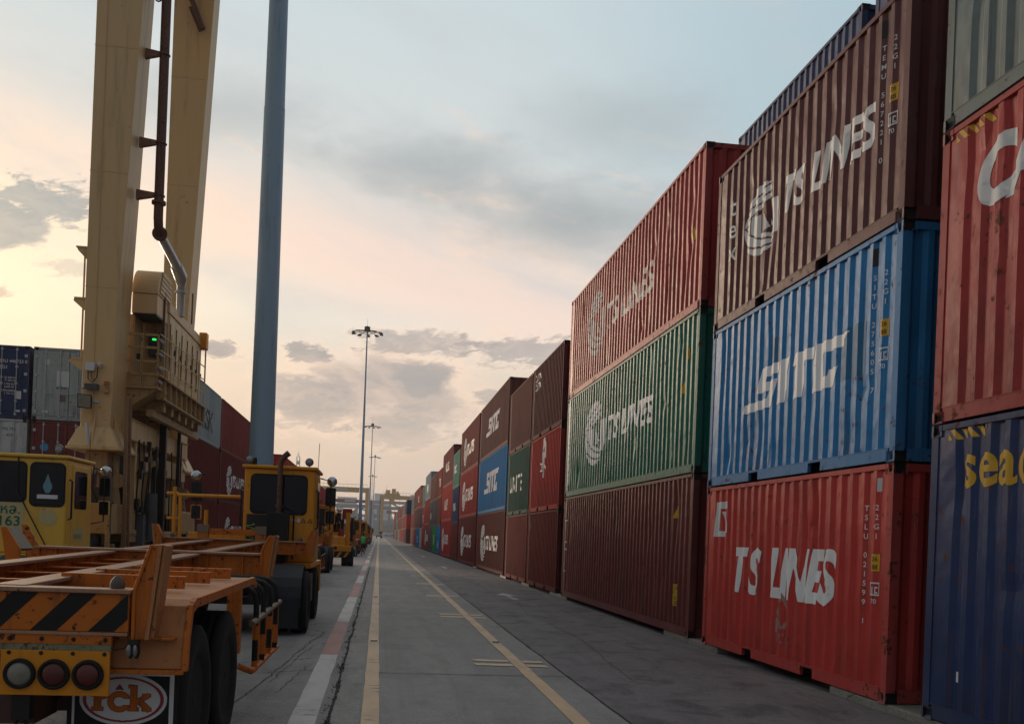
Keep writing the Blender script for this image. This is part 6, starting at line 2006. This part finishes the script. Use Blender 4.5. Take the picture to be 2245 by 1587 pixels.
# ------------------------------------------------------------------ quay cranes and the ship far away
def quay_crane(label, x, y, s, flip=1):
    t = thing('quay_crane', label, 'crane', (x, y, 0))
    for sx in (-9, 9):
        for yy_ in (-9, 9):
            mb = MB(); mb.beam((sx, yy_, 0), (sx * 0.85, yy_, 34 * s), 1.6, 1.6); mb.build('leg', STEELB, t)
    mb = MB()
    for yy_ in (-9, 9):
        mb.beam((-10, yy_, 9 * s), (10, yy_, 9 * s), 1.4, 1.8); mb.beam((-10, yy_, 24 * s), (10, yy_, 24 * s), 1.2, 1.4); mb.beam((-9, yy_, 9 * s), (8, yy_, 24 * s), 0.8, 0.8)
        mb.beam((8.5, yy_, 24 * s), (-8.0, yy_, 34 * s), 0.7, 0.7)
    for sx in (-9, 9):
        mb.beam((sx, -9, 9 * s), (sx, 9, 9 * s), 1.2, 1.5); mb.beam((sx, -9, 30 * s), (sx, 9, 30 * s), 1.0, 1.2)
    mb.build('portal_beam', STEELB, t)
    mb = MB()
    for yy_ in (-3, 3):
        mb.beam((-26 * flip, yy_, 34 * s), (52 * flip, yy_, 34 * s), 1.2, 2.2)
    for k in range(13):
        mb.beam((-26 * flip + 6.5 * flip * k, -3, 34 * s), (-26 * flip + 6.5 * flip * k, 3, 34 * s), 0.4, 0.6)
    mb.build('boom', STEELB, t)
    mb = MB()
    mb.box(-22, -8, -4, 4, 35 * s + 1, 35 * s + 6) if flip > 0 else mb.box(8, 22, -4, 4, 35 * s + 1, 35 * s + 6)
    mb.build('machine_house', WHITE, t)
    mb = MB(); mb.box(14, 18, -3, 3, 31 * s - 2, 33 * s - 1); mb.box(16, 22, -6, 6, 20 * s, 21 * s); mb.build('trolley', STEELR, t)
    return t
quay_crane('hazy blue grey quay crane behind the masts, seen between the two gantries', -9, 740, 0.62)
quay_crane('hazy blue grey quay crane behind the right gantry', 16, 800, 0.80, -1)
quay_crane('hazy blue grey quay crane far left behind the red gantry', -52, 760, 0.66)
t = thing('container_ship', 'grey container ship stern and hull far off beyond the yard', 'ship', (0, 900, 0))
mb = MB(); mb.prism([(-75, 0), (95, 0), (110, 14), (-80, 14)], 'y', -16, 16); mb.build('hull', STEELB, t)
mb = MB()
for k in range(5):
    mb.box(-14 + k, 12 - k, -12, 12, 14 + 3.4 * k, 14 + 3.4 * k + 3.2)
mb.box(-5, 3, -4, 4, 31, 38); mb.box(-16, 14, -2, 2, 29, 31)
mb.build('bridge', WHITE, t)
rr = random.Random(11)
for k in range(15):
    x = 16 + 5.2 * k if k < 9 else -20 - 6 * (k - 9)
    mb = MB()
    mb.box(x, x + 4.8, -13, 13, 14.02, 14 + 2.6 * rr.randint(2, 5))
    mb.build('deck_cargo', rr.choice([STEELB, STEELR, STEELB, BEIGE_D]), t)
t = thing('lattice_mast', 'thin pale lattice radio mast on the skyline above the tractor roof', 'mast', (-42.5, 520, 0))
mb = MB()
for (sx, sy) in ((-1, -1), (1, -1), (1, 1), (-1, 1)):
    mb.beam((sx * 1.6, sy * 1.6, 0), (sx * 0.7, sy * 0.7, 40), 0.22, 0.22)
for k in range(14):
    z_ = 3 * k; w0 = 1.6 - 0.0225 * z_; z1_ = z_ + 2.7; w1_ = 1.6 - 0.0225 * z1_
    mb.beam((-w0, -w0, z_), (w1_, -w1_, z1_), 0.12, 0.12); mb.beam((w0, -w0, z_), (-w1_, -w1_, z1_), 0.12, 0.12)
mb.build('tower', GALV, t)
mb = MB(); mb.tube([(0, 0, 40), (0, 0, 44)], 0.1, 5); mb.box(-0.9, 0.9, -0.9, 0.9, 36, 37.5); mb.build('antenna', GALV, t)

# small truck far down the road
t = thing('yard_truck', 'small dark truck far down the road below the right gantry crane', 'truck', (0.2, 392, 0))
mb = MB(); mb.box(-1.2, 1.2, 0, 5.5, 0.7, 1.2); mb.build('chassis', GREASE, t)
mb = MB(); mb.prism([(0.2, 1.2), (0.2, 2.9), (2.0, 2.9), (2.3, 1.2)], 'x', -0.1, 1.2); cb_ = mb.build('cab', BEIGE_D, t, 0.03)
mb = MB(); mb.box(0.05, 1.05, 0.17, 0.198, 1.8, 2.7); mb.build('rear_window', GLASS, cb_)
for (x, y) in ((-1, 0.8), (1, 0.8), (-1, 4.4), (1, 4.4)):
    wheel(t, x, y, 0.55, 0.55, 0.4, 1, GREASE)

# ------------------------------------------------------------------ the walker in the green vest
def skin_obj(name, verts, edges, radii, mat, parent, root=0):
    me = bpy.data.meshes.new(name)
    me.from_pydata(verts, edges, [])
    o = ob(name, me, parent)
    me.materials.append(mat)
    md = o.modifiers.new('skin', 'SKIN')
    md.use_smooth_shade = True
    for i, r in enumerate(radii):
        sv_ = me.skin_vertices[0].data[i]
        sv_.radius = r if isinstance(r, tuple) else (r, r)
        sv_.use_root = (i == root)
    ss_ = o.modifiers.new('subsurf', 'SUBSURF')
    ss_.levels = ss_.render_levels = 2
    return o
def person():
    t = thing('person', 'person in bright green vest and black shorts jogging away beside the parked tractors', 'person', (-1.14, 76.5, 0))
    V = [(0, 0, 0.93), (0, 0.02, 1.12), (0, 0.04, 1.30), (0, 0.05, 1.42), (0, 0.06, 1.50), (0, 0.07, 1.58), (0, 0.075, 1.68),
         (-0.09, 0, 0.88), (-0.10, 0.03, 0.50), (-0.10, -0.02, 0.09), (-0.10, 0.12, 0.035),
         (0.09, 0, 0.88), (0.10, 0.10, 0.52), (0.09, -0.22, 0.30), (0.09, -0.30, 0.22),
         (-0.19, 0.04, 1.38), (-0.25, 0.0, 1.12), (-0.22, 0.17, 0.98), (-0.21, 0.23, 0.95),
         (0.19, 0.04, 1.38), (0.25, -0.06, 1.14), (0.24, 0.08, 0.96), (0.23, 0.13, 0.93)]
    E_ = [(0, 1), (1, 2), (2, 3), (3, 4), (4, 5), (5, 6), (0, 7), (7, 8), (8, 9), (9, 10), (0, 11), (11, 12), (12, 13), (13, 14), (3, 15), (15, 16), (16, 17), (17, 18), (3, 19), (19, 20), (20, 21), (21, 22)]
    rad = [(0.14, 0.11), (0.125, 0.10), (0.15, 0.11), (0.10, 0.08), 0.055, 0.085, 0.075, 0.085, 0.058, 0.038, 0.032, 0.085, 0.058, 0.038, 0.03, 0.058, 0.043, 0.034, 0.03, 0.058, 0.043, 0.034, 0.03]
    skin_obj('body', V, E_, rad, SKIN, t)
    skin_obj('vest', [(0, 0, 0.93), (0, 0.02, 1.12), (0, 0.04, 1.30), (0, 0.05, 1.40), (-0.12, 0.05, 1.40), (0.12, 0.05, 1.40)], [(0, 1), (1, 2), (2, 3), (3, 4), (3, 5)],
             [(0.175, 0.145), (0.165, 0.135), (0.19, 0.145), (0.12, 0.10), 0.085, 0.085], VEST, t)
    skin_obj('shorts', [(0, 0, 0.92), (-0.09, 0.0, 0.84), (-0.10, 0.03, 0.56), (0.09, 0, 0.84), (0.10, 0.09, 0.58)], [(0, 1), (1, 2), (0, 3), (3, 4)], [(0.17, 0.14), 0.115, 0.085, 0.115, 0.085], BLACKC, t)
    mb = MB(); mb.ball((0, 0.06, 1.635), 0.098, 14, (0.95, 1.05, 1.05)); mb.build('hair', BLACKC, t)
    for (p, d) in (((-0.10, 0.06, 0.045), (0, 0.06, 0)), ((0.09, -0.31, 0.21), (0, 0.02, -0.05))):
        mb = MB(); mb.ball(p, 0.055, 10, (0.8, 2.1 if p[0] < 0 else 1.1, 0.8 if p[0] < 0 else 2.0)); mb.build('shoe', BLACKC, t)
    return t
person()

# ------------------------------------------------------------------ evening haze
HAZE = 0.00028
if HAZE > 0:
    mb = MB(); mb.box(-430, 430, -130, 1110, -1.0, 47.0)
    m = bpy.data.materials.new('haze')
    m.use_nodes = True
    nt = NT(m.node_tree); nt.n.clear()
    pv = nt.new('ShaderNodeVolumePrincipled')
    pv.inputs['Color'].default_value = (0.985, 0.975, 0.97, 1)
    pv.inputs['Density'].default_value = HAZE
    pv.inputs['Anisotropy'].default_value = 0.2
    out = nt.new('ShaderNodeOutputMaterial')
    nt.l.new(pv.outputs[0], out.inputs['Volume'])
    tag(mb.build('haze', m), 'thin evening haze', 'haze', kind='stuff')
